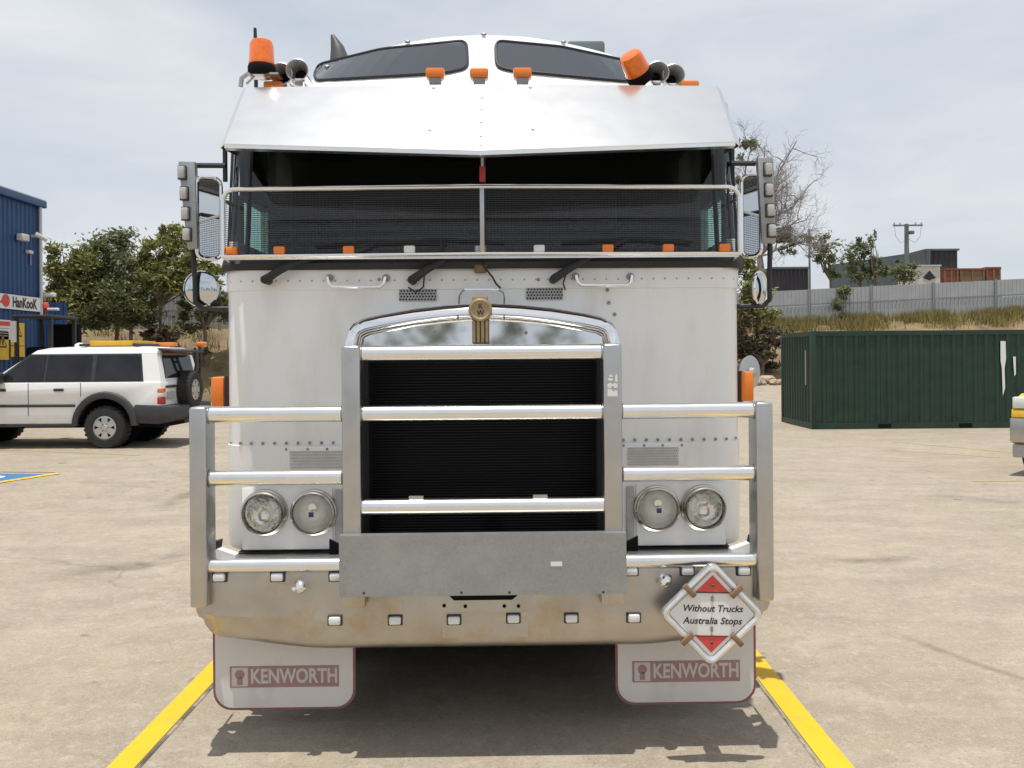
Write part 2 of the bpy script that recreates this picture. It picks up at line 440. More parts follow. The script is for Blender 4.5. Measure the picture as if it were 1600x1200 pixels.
# ================================================================== SETTING
def axis(segs):
    out = []
    for a, b, st in segs:
        n = max(1, int(round((b - a) / st)))
        out += [a + (b - a) * i / n for i in range(n)]
    out.append(segs[-1][1]); return out
xs = axis([(-400, -40, 60), (-40, -12, 4), (-12, 14, 0.8), (14, 40, 4), (40, 400, 60)])
ys = axis([(-300, -20, 40), (-20, 0, 5), (0, 8, 2), (8, 40, 1.0), (40, 60, 5), (60, 600, 60)])
structure('yard_ground', MB().grid([[(x, y, gz(x, y) if y < 60 else gz(x, 59)) for x in xs] for y in ys]), M['conc'], smooth=True)

# painted markings: sheets just above the ground
def strip(name, pts, w, m, z=0.004):
    rows = []
    for (x0, y0), (x1, y1) in zip(pts, pts[1:]):
        d = Vector((x1 - x0, y1 - y0)); n = Vector((-d.y, d.x)).normalized() * w / 2
        k = max(1, int(d.length / 0.8))
        for i in range(k + 1):
            p = Vector((x0, y0)) + d * i / k
            rows.append([(p.x + n.x, p.y + n.y, gz(p.x + n.x, p.y + n.y) + z), (p.x - n.x, p.y - n.y, gz(p.x - n.x, p.y - n.y) + z)])
    return structure(name, MB().grid(rows), m)
def gpt(px, py):
    """point of the yard floor"""
    z = 0.0
    for _ in range(20):
        yy = py + (px - 800) * TR
        d = (CAMH - z) * F / (yy - HZ)
        z = gz((px - 800) * d / F, d)
    return ((px - 800) * d / F, d)
L0, L1 = gpt(328, 1050), gpt(184, 1200)
R0, R1 = gpt(1182, 1041), gpt(1307, 1200)
def ext(a, b, t): return (a[0] + (b[0] - a[0]) * t, a[1] + (b[1] - a[1]) * t)
strip('parking_line', [ext(L1, L0, 4.5), ext(L1, L0, -1.2)], 0.115, M['line'])
strip('parking_line', [ext(R1, R0, 4.5), ext(R1, R0, -1.2)], 0.115, M['line'])
strip('worn_line', [gpt(-60, 700), gpt(215, 711)], 0.11, M['oldline'])
strip('worn_line', [gpt(-40, 681), gpt(300, 691)], 0.11, M['oldline'])
strip('worn_line', [gpt(1395, 690), gpt(1640, 712)], 0.10, M['oldline'])
strip('worn_line', [gpt(1380, 703), gpt(1560, 715)], 0.10, M['oldline'])
strip('worn_line', [gpt(1520, 752), gpt(1640, 751)], 0.07, M['oldline'])
def offset(p, q, o):
    d = (Vector(q) - Vector(p)).normalized(); n = Vector((-d.y, d.x)) * o
    return (p[0] + n.x, p[1] + n.y), (q[0] + n.x, q[1] + n.y)
M['joint'] = mat('dark_slab_joint', (0.11, 0.095, 0.075), 0.9, noise=0.4, nscale=5, dirt=CONC, dirt_scale=6, dirt_lo=0.45, dirt_hi=0.6)
strip('slab_joint', offset(ext(L1, L0, 4.5), ext(L1, L0, -1.2), 0.072), 0.018, M['joint'], 0.003)
strip('slab_joint', offset(ext(R1, R0, 4.5), ext(R1, R0, -1.2), -0.075), 0.010, M['joint'], 0.003)
# blue bay with yellow border
ba, bb, bc, bd = gpt(88, 738), gpt(-60, 737), gpt(-330, 790), gpt(-30, 763)
b4 = [gpt(78, 741), gpt(-80, 740), gpt(-170, 775), gpt(-10, 757)]
t_ = bmesh.new()
t_.faces.new([t_.verts.new((x, y, gz(x, y) + 0.004)) for x, y in b4])
bmesh.ops.subdivide_edges(t_, edges=t_.edges[:], cuts=3, use_grid_fill=True)
for v in t_.verts: v.co.z = gz(v.co.x, v.co.y) + 0.004
mb_ = MB(); mb_._add(t_)
structure('blue_bay', mb_, M['bluepaint'])
strip('bay_line', [gpt(90, 740), gpt(-120, 772)], 0.13, M['line'], 0.008)
strip('bay_line', [gpt(85, 738), gpt(-90, 737)], 0.05, M['oldline'], 0.012)
mb_ = MB()
wx, wy = gpt(-14, 747)
mb_.lathe([(0.10, gz(wx, wy) + 0.009), (0.16, gz(wx, wy) + 0.009)], 20, Matrix.Translation((wx, wy, 0)))
structure('bay_symbol', mb_, M['whitep'])

def stain_mat():
    m = mat('dark_stain', (0.17, 0.145, 0.12), 0.8)
    N, L = m.node_tree.nodes, m.node_tree.links
    t = N.new('ShaderNodeUVMap'); n = N.new('ShaderNodeTexNoise'); n.inputs['Scale'].default_value = 2.2; n.inputs['Detail'].default_value = 8
    o = N.new('ShaderNodeTexCoord'); L.new(o.outputs['Object'], n.inputs['Vector'])
    sp_ = N.new('ShaderNodeSeparateXYZ'); L.new(t.outputs[0], sp_.inputs[0])
    def tri(sock, k):
        a = N.new('ShaderNodeMath'); a.operation = 'PINGPONG'; a.inputs[1].default_value = 0.5; L.new(sock, a.inputs[0])
        b = N.new('ShaderNodeMapRange'); b.inputs[1].default_value = 0.0; b.inputs[2].default_value = k; L.new(a.outputs[0], b.inputs[0]); return b.outputs[0]
    m1 = N.new('ShaderNodeMath'); m1.operation = 'MULTIPLY'; L.new(tri(sp_.outputs[0], 0.35), m1.inputs[0]); L.new(tri(sp_.outputs[1], 0.45), m1.inputs[1])
    r = N.new('ShaderNodeMapRange'); r.inputs[1].default_value = 0.3; r.inputs[2].default_value = 0.65; L.new(n.outputs['Fac'], r.inputs[0])
    m2 = N.new('ShaderNodeMath'); m2.operation = 'MULTIPLY'; L.new(m1.outputs[0], m2.inputs[0]); L.new(r.outputs[0], m2.inputs[1])
    m3 = N.new('ShaderNodeMath'); m3.operation = 'MULTIPLY'; L.new(m2.outputs[0], m3.inputs[0]); m3.inputs[1].default_value = 0.38
    L.new(m3.outputs[0], N['Principled BSDF'].inputs['Alpha']); return m
STAIN = stain_mat()
def stain(a, b, w):
    me = bpy.data.meshes.new('oil_stain')
    A, B = Vector(gpt(*a)), Vector(gpt(*b)); n = (B - A).normalized(); n = Vector((-n.y, n.x)) * w / 2
    k = 8; vs = []; fs = []; uv = []
    for i in range(k + 1):
        p = A.lerp(B, i / k) + n * 0.25 * math.sin(i * 1.1)
        for sg in (1, -1):
            q = p + n * sg; vs.append((q.x, q.y, gz(q.x, q.y) + 0.005))
        if i: fs.append((2 * i - 2, 2 * i - 1, 2 * i + 1, 2 * i)); uv += [((i - 1) / k, 0), ((i - 1) / k, 1), (i / k, 1), (i / k, 0)]
    me.from_pydata(vs, [], fs); u = me.uv_layers.new(name='UVMap')
    for i, c in enumerate(uv): u.data[i].uv = c
    return tag(link('oil_stain', me, STAIN), kind='structure')
stain((1435, 772), (1640, 790), 0.55)
stain((1375, 985), (1660, 1085), 0.10)
stain((60, 905), (330, 860), 0.5)
stain((250, 800), (330, 745), 0.35)
stain((1250, 880), (1480, 868), 0.3)
# embankment behind the yard, rising to the fence
def base_d(px): return 31 + 3.5 * smooth(300, 1200, px)
def crest(px):
    if px < 800: y = 514 + (300 - px) * 0.004; d = 35.5
    else: y = 506 - (px - 1200) * 0.047; d = 42
    if 360 < px < 1200:
        y = 514 + (506 - 514) * (px - 360) / 840; d = 35.5 + 6.5 * (px - 360) / 840
    return P(px, y, d)
rows = [[], [], [], [], [], [], [], []]
random.seed(5)
for i in range(0, 90):
    px = -2000 + i * 60
    c = crest(px); d0 = base_d(px); bx = (px - 800) * d0 / F
    b0 = Vector((bx, d0, gz(bx, d0) - 0.05))
    for k, t in enumerate((0, 0.12, 0.3, 0.5, 0.72, 0.9, 1.0)):
        p = b0.lerp(c, t); p.z += (0.18 * math.sin(t * math.pi) + random.uniform(-0.10, 0.10) * (0 < t < 1))
        rows[k].append(tuple(p))
    rows[7].append((c.x * 6, 260, c.z + 0.3))
structure('embankment', MB().grid(rows), M['dirt'], smooth=True)

def blades(name, spots, m, hmin, hmax, w):
    vs, fs = [], []
    for p in spots:
        h = random.uniform(hmin, hmax); a = random.uniform(0, 6.28); b = random.uniform(0, 6.28); l = random.uniform(0.1, 0.5) * h
        dx, dy = math.cos(a) * w, math.sin(a) * w
        i = len(vs)
        vs += [(p[0] - dx, p[1] - dy, p[2] - 0.05), (p[0] + dx, p[1] + dy, p[2] - 0.05), (p[0] + math.cos(b) * l, p[1] + math.sin(b) * l, p[2] + h)]
        fs.append((i, i + 1, i + 2))
    me = bpy.data.meshes.new(name); me.from_pydata(vs, [], fs); me.update()
    return tag(link(name, me, m), kind='stuff')
def bank_pt(px, t):
    c = crest(px); d0 = base_d(px); bx = (px - 800) * d0 / F
    return Vector((bx, d0, gz(bx, d0) - 0.05)).lerp(c, t) + Vector((0, 0, 0.16 * math.sin(t * math.pi)))
sp = []
for _ in range(420):
    px = random.uniform(1140, 1680); t = random.triangular(0.70, 1.0, 0.97)
    if random.random() < 0.3 + 0.3 * math.sin(px * 0.055): continue
    c = bank_pt(px, t)
    for _ in range(40): sp.append((c.x + random.gauss(0, 0.28), c.y + random.gauss(0, 0.2), c.z + 0.02))
for _ in range(60):
    px = random.uniform(150, 420); t = random.uniform(0.1, 1.0); c = bank_pt(px, t)
    for _ in range(20): sp.append((c.x + random.gauss(0, 0.25), c.y + random.gauss(0, 0.2), c.z))
blades('dry_grass', sp, M['grass'], 0.15, 0.55, 0.022)

# corrugated fence
def corrugated(w, h, pitch=0.19, dep=0.035):
    """sheet in the xz plane with trapezoid ribs, origin lower left"""
    n = int(w / pitch); pitch = w / n
    pro = []
    for i in range(n):
        x = i * pitch
        pro += [(x, 0), (x + pitch * 0.5, 0), (x + pitch * 0.62, -dep), (x + pitch * 0.88, -dep)]
    pro.append((w, 0))
    return MB().grid([[(x, y, 0) for x, y in pro], [(x, y, h) for x, y in pro]])
def fence(label, pxs, ytop, ybot, dd):
    a = P(pxs[0], ybot(pxs[0]), dd(pxs[0]))
    root = thing('corrugated_fence', label, 'fence', a)
    pm = {}
    for px0, px1 in zip(pxs, pxs[1:]):
        p, q = P(px0, ybot(px0), dd(px0)), P(px1, ybot(px1), dd(px1))
        ht = (ybot(px0) - ytop(px0)) * dd(px0) / F
        L = (q - p).xy.length; ang = math.atan2(q.y - p.y, q.x - p.x); sl_ = (q.z - p.z)
        for k in range(2):
            mb = corrugated(L, ht / 2 - 0.01)
            for v in mb.bm.verts: v.co.z += sl_ * v.co.x / L
            part('sheet_panel', mb, M['fence'], root, p - a + Vector((0, -0.012 * (1 - k), k * ht / 2)), (0, 0, ang), smooth=False)
        part('rail', MB().box(0, L, -0.06, -0.037, -0.03, 0.03), M['fencepost'], root, p - a + Vector((0, 0, ht / 2 + sl_ / 2)), (0, -math.atan2(sl_, L), ang))
        part('post', MB().box(-0.05, 0.05, -0.11, -0.062, -0.3, ht + 0.03), M['fencepost'], root, p - a)
    return root
fence('grey corrugated steel fence on the bank above the green container', [1070 + 97 * i for i in range(0, 9)],
      lambda x: 456 - (x - 1200) * 0.050 - 1, lambda x: 506 - (x - 1200) * 0.045, lambda x: 42.0)
fence('grey corrugated fence behind the bushy trees left of the truck', [-30 + 105 * i for i in range(0, 5)] + [487.5 + 97 * i for i in range(0, 7)],
      lambda x: 455 + 6.5 * smooth(390, 1070, x), lambda x: 515 - 3 * smooth(390, 1070, x), lambda x: 35.6 + 6.4 * max(0, x - 390) / 680)

# ------------------------------------------------------------------ vegetation
def leaf_cloud(blobs, n, size, hollow=0.45, seed=1, twig=True):
    rr = random.Random(seed)
    vs, fs = [], []
    tot = sum(b[3] * b[4] * b[5] for b in blobs)
    for (cx, cy, cz, rx, ry, rz) in blobs:
        k = int(n * rx * ry * rz / tot)
        clumps = []
        for _ in range(max(6, k // 60)):
            u = Vector((rr.gauss(0, 1), rr.gauss(0, 1), rr.gauss(0, 1))).normalized() * (hollow + (1 - hollow) * rr.random() ** 0.6)
            clumps.append((u, rr.uniform(0.10, 0.30)))
        for _ in range(k):
            u, s = rr.choice(clumps)
            q = u + Vector((rr.gauss(0, s), rr.gauss(0, s), rr.gauss(0, s * 0.8)))
            p = Vector((cx + q.x * rx, cy + q.y * ry, cz + q.z * rz))
            a = Vector((rr.gauss(0, 1), rr.gauss(0, 1), rr.gauss(0, 0.7))).normalized()
            b = a.cross(Vector((rr.gauss(0, 1), rr.gauss(0, 1), rr.gauss(0, 1)))).normalized()
            l = size * rr.uniform(0.6, 1.4); w = l * 0.36
            i = len(vs)
            vs += [tuple(p - a * l), tuple(p + b * w), tuple(p + a * l), tuple(p - b * w)]
            fs.append((i, i + 1, i + 2, i + 3))
    me = bpy.data.meshes.new('crown'); me.from_pydata(vs, [], fs); me.update()
    return me
def tree(name, label, cat, base, blobs, n, size, leaf, bark, r0=0.12, group=None, seed=1, hollow=0.4):
    rr = random.Random(seed)
    root = thing(name, label, cat, base, group=group)
    link('crown', leaf_cloud(blobs, n, size, seed=seed, hollow=hollow), leaf, root)
    mb = MB()
    top = max(b[2] for b in blobs)
    fork = Vector((rr.uniform(-.1, .1), rr.uniform(-.1, .1), max(0.3, min(b[2] - b[5] * 0.7 for b in blobs))))
    mb.tube([(0, 0, -0.3), (fork.x * 0.4, 0, fork.z * 0.5), tuple(fork)], [r0, r0 * 0.8, r0 * 0.65], 8)
    for b in blobs:
        for _ in range(4):
            e = Vector((b[0] + rr.uniform(-.6, .6) * b[3], b[1] + rr.uniform(-.6, .6) * b[4], b[2] + rr.uniform(-.2, .8) * b[5]))
            m_ = fork.lerp(e, 0.5) + Vector((rr.uniform(-.2, .2), rr.uniform(-.2, .2), rr.uniform(-.1, .25)))
            mb.tube([tuple(fork), tuple(m_), tuple(e)], [r0 * 0.5, r0 * 0.3, r0 * 0.08], 6)
    part('trunk', mb, bark, root)
    return root
def px_tree(name, label, cat, px, d, zbase_t, blobs_px, n, size, leaf, bark=None, r0=0.1, seed=1, group=None, depth=0.8, hollow=0.4, zb=None):
    base = bank_pt(px, zbase_t) if zb is None else P(px, zb, d)
    base = Vector(((px - 800) * d / F, d, base.z))
    bl = []
    for (bx, by, rx, rz) in blobs_px:
        p = P(bx, by, d) - base
        bl.append((p.x, random.uniform(-.4, .4), p.z, rx * d / F, rx * d / F * depth, rz * d / F))
    return tree(name, label, cat, base, bl, n, size, leaf, bark or M['bark'], r0, group, seed, hollow)
G1 = 'trees on the bank behind the white four wheel drive'
px_tree('bushy_tree', 'olive green bushy tree nearest the blue shed', 'tree', 118, 32.4, 0.3,
        [(105, 410, 30, 30), (95, 450, 28, 32), (135, 430, 34, 38), (120, 480, 40, 35)], 6895, 0.11, M['leaf1'], seed=3, group=G1)
px_tree('bushy_tree', 'grey green tree with the thin pale top behind the four wheel drive', 'tree', 182, 33, 0.4,
        [(180, 378, 28, 26), (165, 405, 34, 30), (195, 430, 30, 30), (160, 450, 34, 34), (190, 478, 36, 30)], 7425, 0.105, M['leaf3'], seed=5, group=G1)
px_tree('bushy_tree', 'green tree with a high right crown beside the left truck mirror', 'tree', 252, 32.0, 0.25,
        [(268, 362, 20, 20), (245, 388, 30, 24), (290, 395, 30, 28), (235, 420, 28, 26), (275, 432, 40, 30), (320, 430, 32, 34), (230, 462, 26, 24)], 8486, 0.105, M['leaf1'], seed=8, group=G1, r0=0.08)
px_tree('bushy_tree', 'dark low bushy tree under the taller crowns', 'tree', 205, 31.6, 0.15,
        [(180, 468, 40, 26), (215, 488, 36, 22), (150, 492, 36, 22)], 6895, 0.10, M['leaf2'], seed=11, group=G1)
px_tree('bushy_tree', 'small dark tree on the bank beside the round mirror', 'tree', 322, 33, 0.4,
        [(315, 470, 26, 22), (345, 480, 26, 26), (300, 500, 24, 18)], 2917, 0.095, M['leaf2'], seed=13, group=G1)
px_tree('scrub_bush', 'low brown scrub on the bank between trees and truck', 'bush', 285, 31.4, 0.1,
        [(262, 524, 20, 12), (240, 520, 20, 12), (318, 548, 8, 6)], 1500, 0.11, M['leaf4'], seed=15)
px_tree('leafy_bush', 'yellow green leafy bush right of the truck cab', 'bush', 1185, 35.5, 0.3,
        [(1178, 455, 24, 30), (1165, 415, 18, 34), (1200, 492, 24, 14), (1170, 490, 26, 20)], 5100, 0.095, M['leaf1'], seed=21)
px_tree('scrub_bush', 'dark purple brown scrub behind the left end of the green container', 'bush', 1190, 35, 0.1,
        [(1185, 540, 34, 26), (1160, 515, 24, 26), (1215, 520, 20, 18), (1200, 560, 24, 16)], 2600, 0.12, M['leaf4'], seed=23)
px_tree('slender_tree', 'slender green tree just right of the thin pole beyond the fence', 'tree', 1300, 52, 0.0,
        [(1285, 380, 20, 22), (1292, 408, 22, 20), (1278, 395, 14, 14), (1300, 430, 18, 12)], 1581, 0.12, M['leaf3'], seed=31, zb=470, hollow=0.2)
px_tree('slender_tree', 'round pale green tree beyond the fence beside the dark building', 'tree', 1345, 54, 0.0,
        [(1342, 392, 20, 24), (1338, 425, 18, 22), (1360, 420, 18, 22), (1326, 405, 10, 12)], 1767, 0.12, M['leaf3'], seed=33, zb=470, hollow=0.2)
px_tree('slender_tree', 'spindly tree with a pointed top left of the utility pole', 'tree', 1368, 53, 0.0,
        [(1366, 375, 7, 20), (1370, 405, 14, 24), (1380, 425, 14, 14)], 930, 0.12, M['leaf3'], seed=35, zb=470, hollow=0.1)
px_tree('slender_tree', 'low bushy tree in front of the dark building beyond the fence', 'tree', 1412, 52, 0.0,
        [(1408, 420, 24, 18), (1425, 430, 16, 14)], 930, 0.12, M['leaf3'], seed=37, zb=470, hollow=0.2)
px_tree('creeper_bush', 'thin weedy sapling growing against the grey fence', 'bush', 1318, 41.5, 0.95,
        [(1322, 455, 14, 14), (1312, 475, 12, 10), (1316, 495, 8, 8)], 714, 0.095, M['leaf3'], seed=39, hollow=0.1, r0=0.03)

# the bare tree
def bare_tree(px, d, label):
    rr = random.Random(42)
    base = P(px, 470, d)
    root = thing('bare_tree', label, 'tree', base)
    limbs = MB(); s = d / F
    def rnd(k): return Vector((rr.gauss(0, k), rr.gauss(0, k), rr.gauss(0, k)))
    def limb(p, e, r, lev):
        L = (e - p).length; n = 4
        pts = [p.lerp(e, i / n) + (rnd(L * 0.05) if 0 < i else Vector()) for i in range(n + 1)]
        limbs.tube([tuple(q) for q in pts], [max(0.004, r * (1 - 0.8 * i / n)) for i in range(n + 1)], (7, 5, 3, 3)[lev], cap=False)
        if lev == 3: return
        out = (e - p).normalized()
        for _ in range((13, 7, 4)[lev]):
            t = rr.uniform(0.30, 1.0); k = min(n - 1, int(t * n)); q = pts[k].lerp(pts[k + 1], t * n - k)
            dr = (out * 0.8 + rnd(0.75) + Vector((0, 0, 0.25))).normalized()
            limb(q, q + dr * (46, 25, 14)[lev] * s * rr.uniform(0.5, 1.2), (0.035, 0.014, 0.007)[lev], lev + 1)
    def W(px, py): 
        v = P(px, py, d) - base; v.y = rr.uniform(-1.5, 1.5); return v
    fork = W(1188, 400); fork.y = 0
    limbs.tube([(0, 0, -0.6), tuple(fork * 0.5 + Vector((0.1, 0, 0))), tuple(fork)], [0.26, 0.22, 0.17], 8)
    for (tx, ty, r) in ((1238, 345, .10), (1252, 290, .11), (1232, 230, .11), (1198, 218, .11), (1168, 232, .10), (1222, 275, .08), (1215, 330, .07), (1150, 290, .08), (1240, 385, .07)):
        limb(fork.copy(), W(tx, ty), r, 0)
    part('branches', limbs, M['deadwood'], root)
    bl = []
    for (bx, by, rx, rz) in [(1240, 372, 18, 12), (1225, 365, 24, 18), (1255, 372, 14, 12), (1232, 392, 16, 10), (1165, 235, 18, 22), (1160, 290, 16, 26)]:
        q = P(bx, by, d) - base; bl.append((q.x, 0, q.z, rx * s, rx * s, rz * s))
    link('leaves', leaf_cloud(bl, 1700, 0.12, seed=4, hollow=0.2), M['leaf3'], root)
    return root
bare_tree(1190, 47, 'tall half bare grey tree with fine twigs behind the right mirror')

# rocks along the bank foot
for i in range(5):
    px = 1180 + i * 9.5
    rr = random.Random(i); s = rr.uniform(0.16, 0.3)
    mb = MB(); t = bmesh.new(); bmesh.ops.create_icosphere(t, subdivisions=2, radius=1)
    for v in t.verts:
        v.co *= 1 + rr.uniform(-.16, .16); v.co = Vector((v.co.x * s * 1.4, v.co.y * s, v.co.z * s * 0.75))
    mb._add(t)
    d = 33.2 + rr.uniform(-.3, .3); x = (px - 800) * d / F
    tag(part('edging_rock', mb, M['rock'], None, (x, d, gz(x, d) + s * 0.4), (0, 0, rr.uniform(0, 3)), smooth=False),
        'pale rock in the rough row at the foot of the bank beside the green container', 'rock', 'rocks at the foot of the bank')

# the far tree line behind the photographer, seen in the bright metal
rr_ = random.Random(77); bl_ = []
for i in range(46):
    x = -70 + i * 3.1 + rr_.uniform(-1, 1); h = rr_.uniform(5.5, 11.0)
    bl_.append((x, -46 + rr_.uniform(-3, 3), h * 0.5, 2.6, 2.0, h * 0.55))
tag(link('far_treeline', leaf_cloud(bl_, 9000, 0.42, seed=9, hollow=0.2), M['leaf2']), kind='stuff')

# ------------------------------------------------------------------ far things beyond the fences
def box_on(root, name, x0, x1, y0, y1, z0, z1, m, bev=0.0):
    return part(name, MB().box(x0, x1, y0, y1, z0, z1, bev), m, root, smooth=False)
# dark container left of the pole
p = P(1232, 470, 58)
t = thing('dark_container', 'low dark shipping container beyond the fence beside the bare tree', 'container', p)
s = 58 / F
part('wall', corrugated(64 * s, 51 * s, 0.28, 0.05), M['darkbldg'], t, (-32 * s, 0, 0), smooth=False)
box_on(t, 'body', -32 * s, 32 * s, 0.06, 2.6, 0, 51 * s, M['darkbldg'])
box_on(t, 'top_rail', -32 * s, 32 * s, -0.07, 0.05, 50 * s, 53 * s, M['slate'])
# big dark shed
d = 66; s = d / F; p = P(1447, 470, d)
t = thing('dark_shed', 'dark flat roofed shed with a receding green grey side beyond the fence', 'shed', p)
part('front_wall', corrugated(50 * s, 78 * s, 0.4, 0.05), M['darkbldg'], t, (0, 0, 0), smooth=False)
mb = corrugated(11.0, 78 * s, 0.5, 0.05)
part('side_wall', mb, M['slate'], t, (-75 * s, 9.8, 0), (0, 0, -math.atan2(9.8, 75 * s)), smooth=False)
part('roof', MB().prism([(0, 0), (0, 0.15), (50 * s + 0.15, 0.15), (50 * s + 0.15, 0)], 12), M['slate'], t, (-0.05, -0.15, 78 * s))
box_on(t, 'right_wall', 50 * s - 0.1, 50 * s, 0.06, 11, 0, 78 * s, M['darkbldg'])
# cream hut with a dark diamond
d = 56; s = d / F; p = P(1453, 470, d)
t = thing('cream_hut', 'cream hut end with a dark diamond shaped opening above the fence', 'hut', p)
box_on(t, 'wall', -17 * s, 17 * s, 0, 3, 0, 54 * s, M['cream'])
box_on(t, 'roof_edge', -18 * s, 18 * s, -0.1, 3.1, 54 * s, 56 * s, M['palroof'])
part('opening', MB().prism([(-10 * s, 36 * s), (0, 47 * s), (10 * s, 36 * s), (0, 32 * s)], 0.03), M['blackp'], t, (0, -0.035, 0))
# rust red frames
for i, (px, w, yt) in enumerate([(1487, 22, 421), (1520, 40, 421), (1553, 22, 419)]):
    d = 58 + i * 0.3; s = d / F; p = P(px, 470, d); h_ = (470 - yt) * s
    t = thing('rusty_bin', ['rust red steel bin next to the cream hut beyond the fence', 'wide dark rusty bin between two red ones beyond the fence', 'rightmost rust red steel bin beyond the fence'][i], 'steel bin', p, group='rusty bins beyond the fence')
    box_on(t, 'body', -w / 2 * s, w / 2 * s, 0, 2.2, 0, h_ - 0.05, M['rustred'] if i != 1 else M['rust'])
    box_on(t, 'rim', -w / 2 * s - 0.04, w / 2 * s + 0.04, -0.06, 2.26, h_ - 0.05, h_ + 0.08, M['rustred'])
    for k in (-0.45, 0, 0.45):
        box_on(t, 'rib', k * w * s - 0.06, k * w * s + 0.06, -0.05, -0.003, 0, h_ - 0.06, M['rust'])
# utility pole
d = 62; s = d / F; p = P(1418, 470, d)
t = thing('utility_pole', 'weathered timber utility pole with one crossarm beyond the fence', 'utility pole', p)
part('pole', MB().tube([(0, 0, -1), (0, 0, 120 * s)], [0.2, 0.15], 10), M['timber'], t)
part('crossarm', MB().box(-23 * s, 23 * s, -0.26, -0.16, 116 * s, 118.3 * s), M['timber'], t)
for k in (-21, -12, 12, 21):
    part('insulator', MB().lathe([(0.03, 0), (0.07, 0.05), (0.05, 0.12), (0.08, 0.16), (0.02, 0.25), (0, 0.25)], 8), M['cream'], t, (k * s, -0.21, 118.4 * s))
part('transformer_bracket', MB().box(0.17, 0.5, -0.2, 0.1, 104 * s, 109 * s, 0.03), M['timber'], t)
for sgn in (-1, 1):
    part('hanging_wire', MB().tube([(sgn * 21 * s, -0.21, 116 * s), (sgn * 19 * s, -0.21, 100 * s), (sgn * 11 * s, -0.2, 90 * s), (sgn * 1.5 * s, -0.15, 96 * s)], 0.012, 4), M['black'], t)
d = 55; p = P(1266, 470, d); s = d / F
t = thing('thin_pole', 'thin grey steel pole beyond the fence beside a slender tree', 'pole', p)
part('shaft', MB().tube([(0, 0, -1), (0, 0, 110 * s)], [0.085, 0.06], 8), M['timber'], t)
part('cap', MB().lathe([(0.09, 0), (0.09, 0.06), (0, 0.1)], 8), M['timber'], t, (0, 0, 110 * s))
# pale roofed house behind the trees
d = 60; s = d / F; p = P(190, 470, d)
t = thing('far_house', 'pale roofed house half hidden behind the left trees', 'house', p)
box_on(t, 'wall', -30 * s, 30 * s, 0, 6, 0, 58 * s, M['cream'])
part('roof', MB().prism([(-36 * s, 58 * s), (36 * s, 58 * s), (10 * s, 88 * s), (4 * s, 90 * s)], 6.5), M['palroof'], t, (0, -0.3, 0), smooth=False)
box_on(t, 'window', -14 * s, -2 * s, -0.04, -0.003, 36 * s, 52 * s, M['carglass'])

# ------------------------------------------------------------------ blue workshop on the left
SX, SC = -13.5, 23.8            # wall plane and far corner
zt = CAMH + (HZ - (315 - 737 * TR)) * SC / F
shed = thing('blue_workshop', 'tall blue corrugated workshop wall at the left edge', 'building', (SX, SC, gz(SX, SC)))
zt -= gz(SX, SC)
part('side_wall', corrugated(14, zt, 0.2, 0.03), M['blue'], shed, (0, -14, 0), (0, 0, rad(90)), smooth=False)
part('end_wall', corrugated(9, zt + 0.05, 0.2, 0.03), M['blue'], shed, (0, 0.0, 0), (0, 0, rad(180)), smooth=False)
part('roof', MB().prism([(0.14, 0), (0.14, 0.05), (-9, 1.4), (-9, 1.35)], 14.2), M['palroof'], shed, (0, -14.1, zt))
part('gutter', MB().box(0.03, 0.17, -14.1, 0.12, zt - 0.18, zt + 0.02, 0.02), M['blue'], shed)
part('downpipe', MB().tube([(0.10, -0.1, 0), (0.10, -0.1, zt - 0.15)], 0.045, 8), M['palroof'], shed)
def wall_pt(px, py, off=0.06):
    d = (SX + off) * F / (px - 800)
    return P(px, py, d)
WROT = (rad(90), 0, rad(90))     # lettering reading from +x
# tyre brand sign board
a, b = wall_pt(-8, 469), wall_pt(62, 478)
hs = 21 * SC / F * 1.02
zc = (wall_pt(62, 477.5).z + wall_pt(2, 469).z) / 2
sg = thing('wall_sign', 'long white sign board with black brand lettering on the blue workshop', 'sign', (SX + 0.07, b.y, zc))
LS = b.y - a.y
part('board', MB().box(0, 0.03, -LS, 0, -hs / 2, hs / 2), M['whitep'], sg, smooth=False)
me = text_mesh('HanKooK', hs * 0.98, bold=0.012, align='RIGHT', extrude=0.002)
link('lettering', me, M['blackp'], sg, (0.034, -0.2, -0.01), WROT)
for v in me.vertices: v.co.x *= 1.0
wid = max(v.co.x for v in me.vertices) - min(v.co.x for v in me.vertices)
k_ = (LS - 0.90) / wid
for v in me.vertices: v.co.x *= k_
part('emblem', MB().lathe([(0.0, 0.0), (0.17, 0.0), (0.17, 0.006), (0, 0.006)], 20), M['red'], sg, (0.0315, -LS + 0.42, 0.02), (0, rad(90), 0))
part('emblem_wing', MB().prism([(-0.3, -0.04), (0.0, 0.14), (0.12, 0.02), (0.0, -0.10)], 0.004), M['red'], sg, (0.036, -LS + 0.42, 0.0), (0, 0, rad(90)))
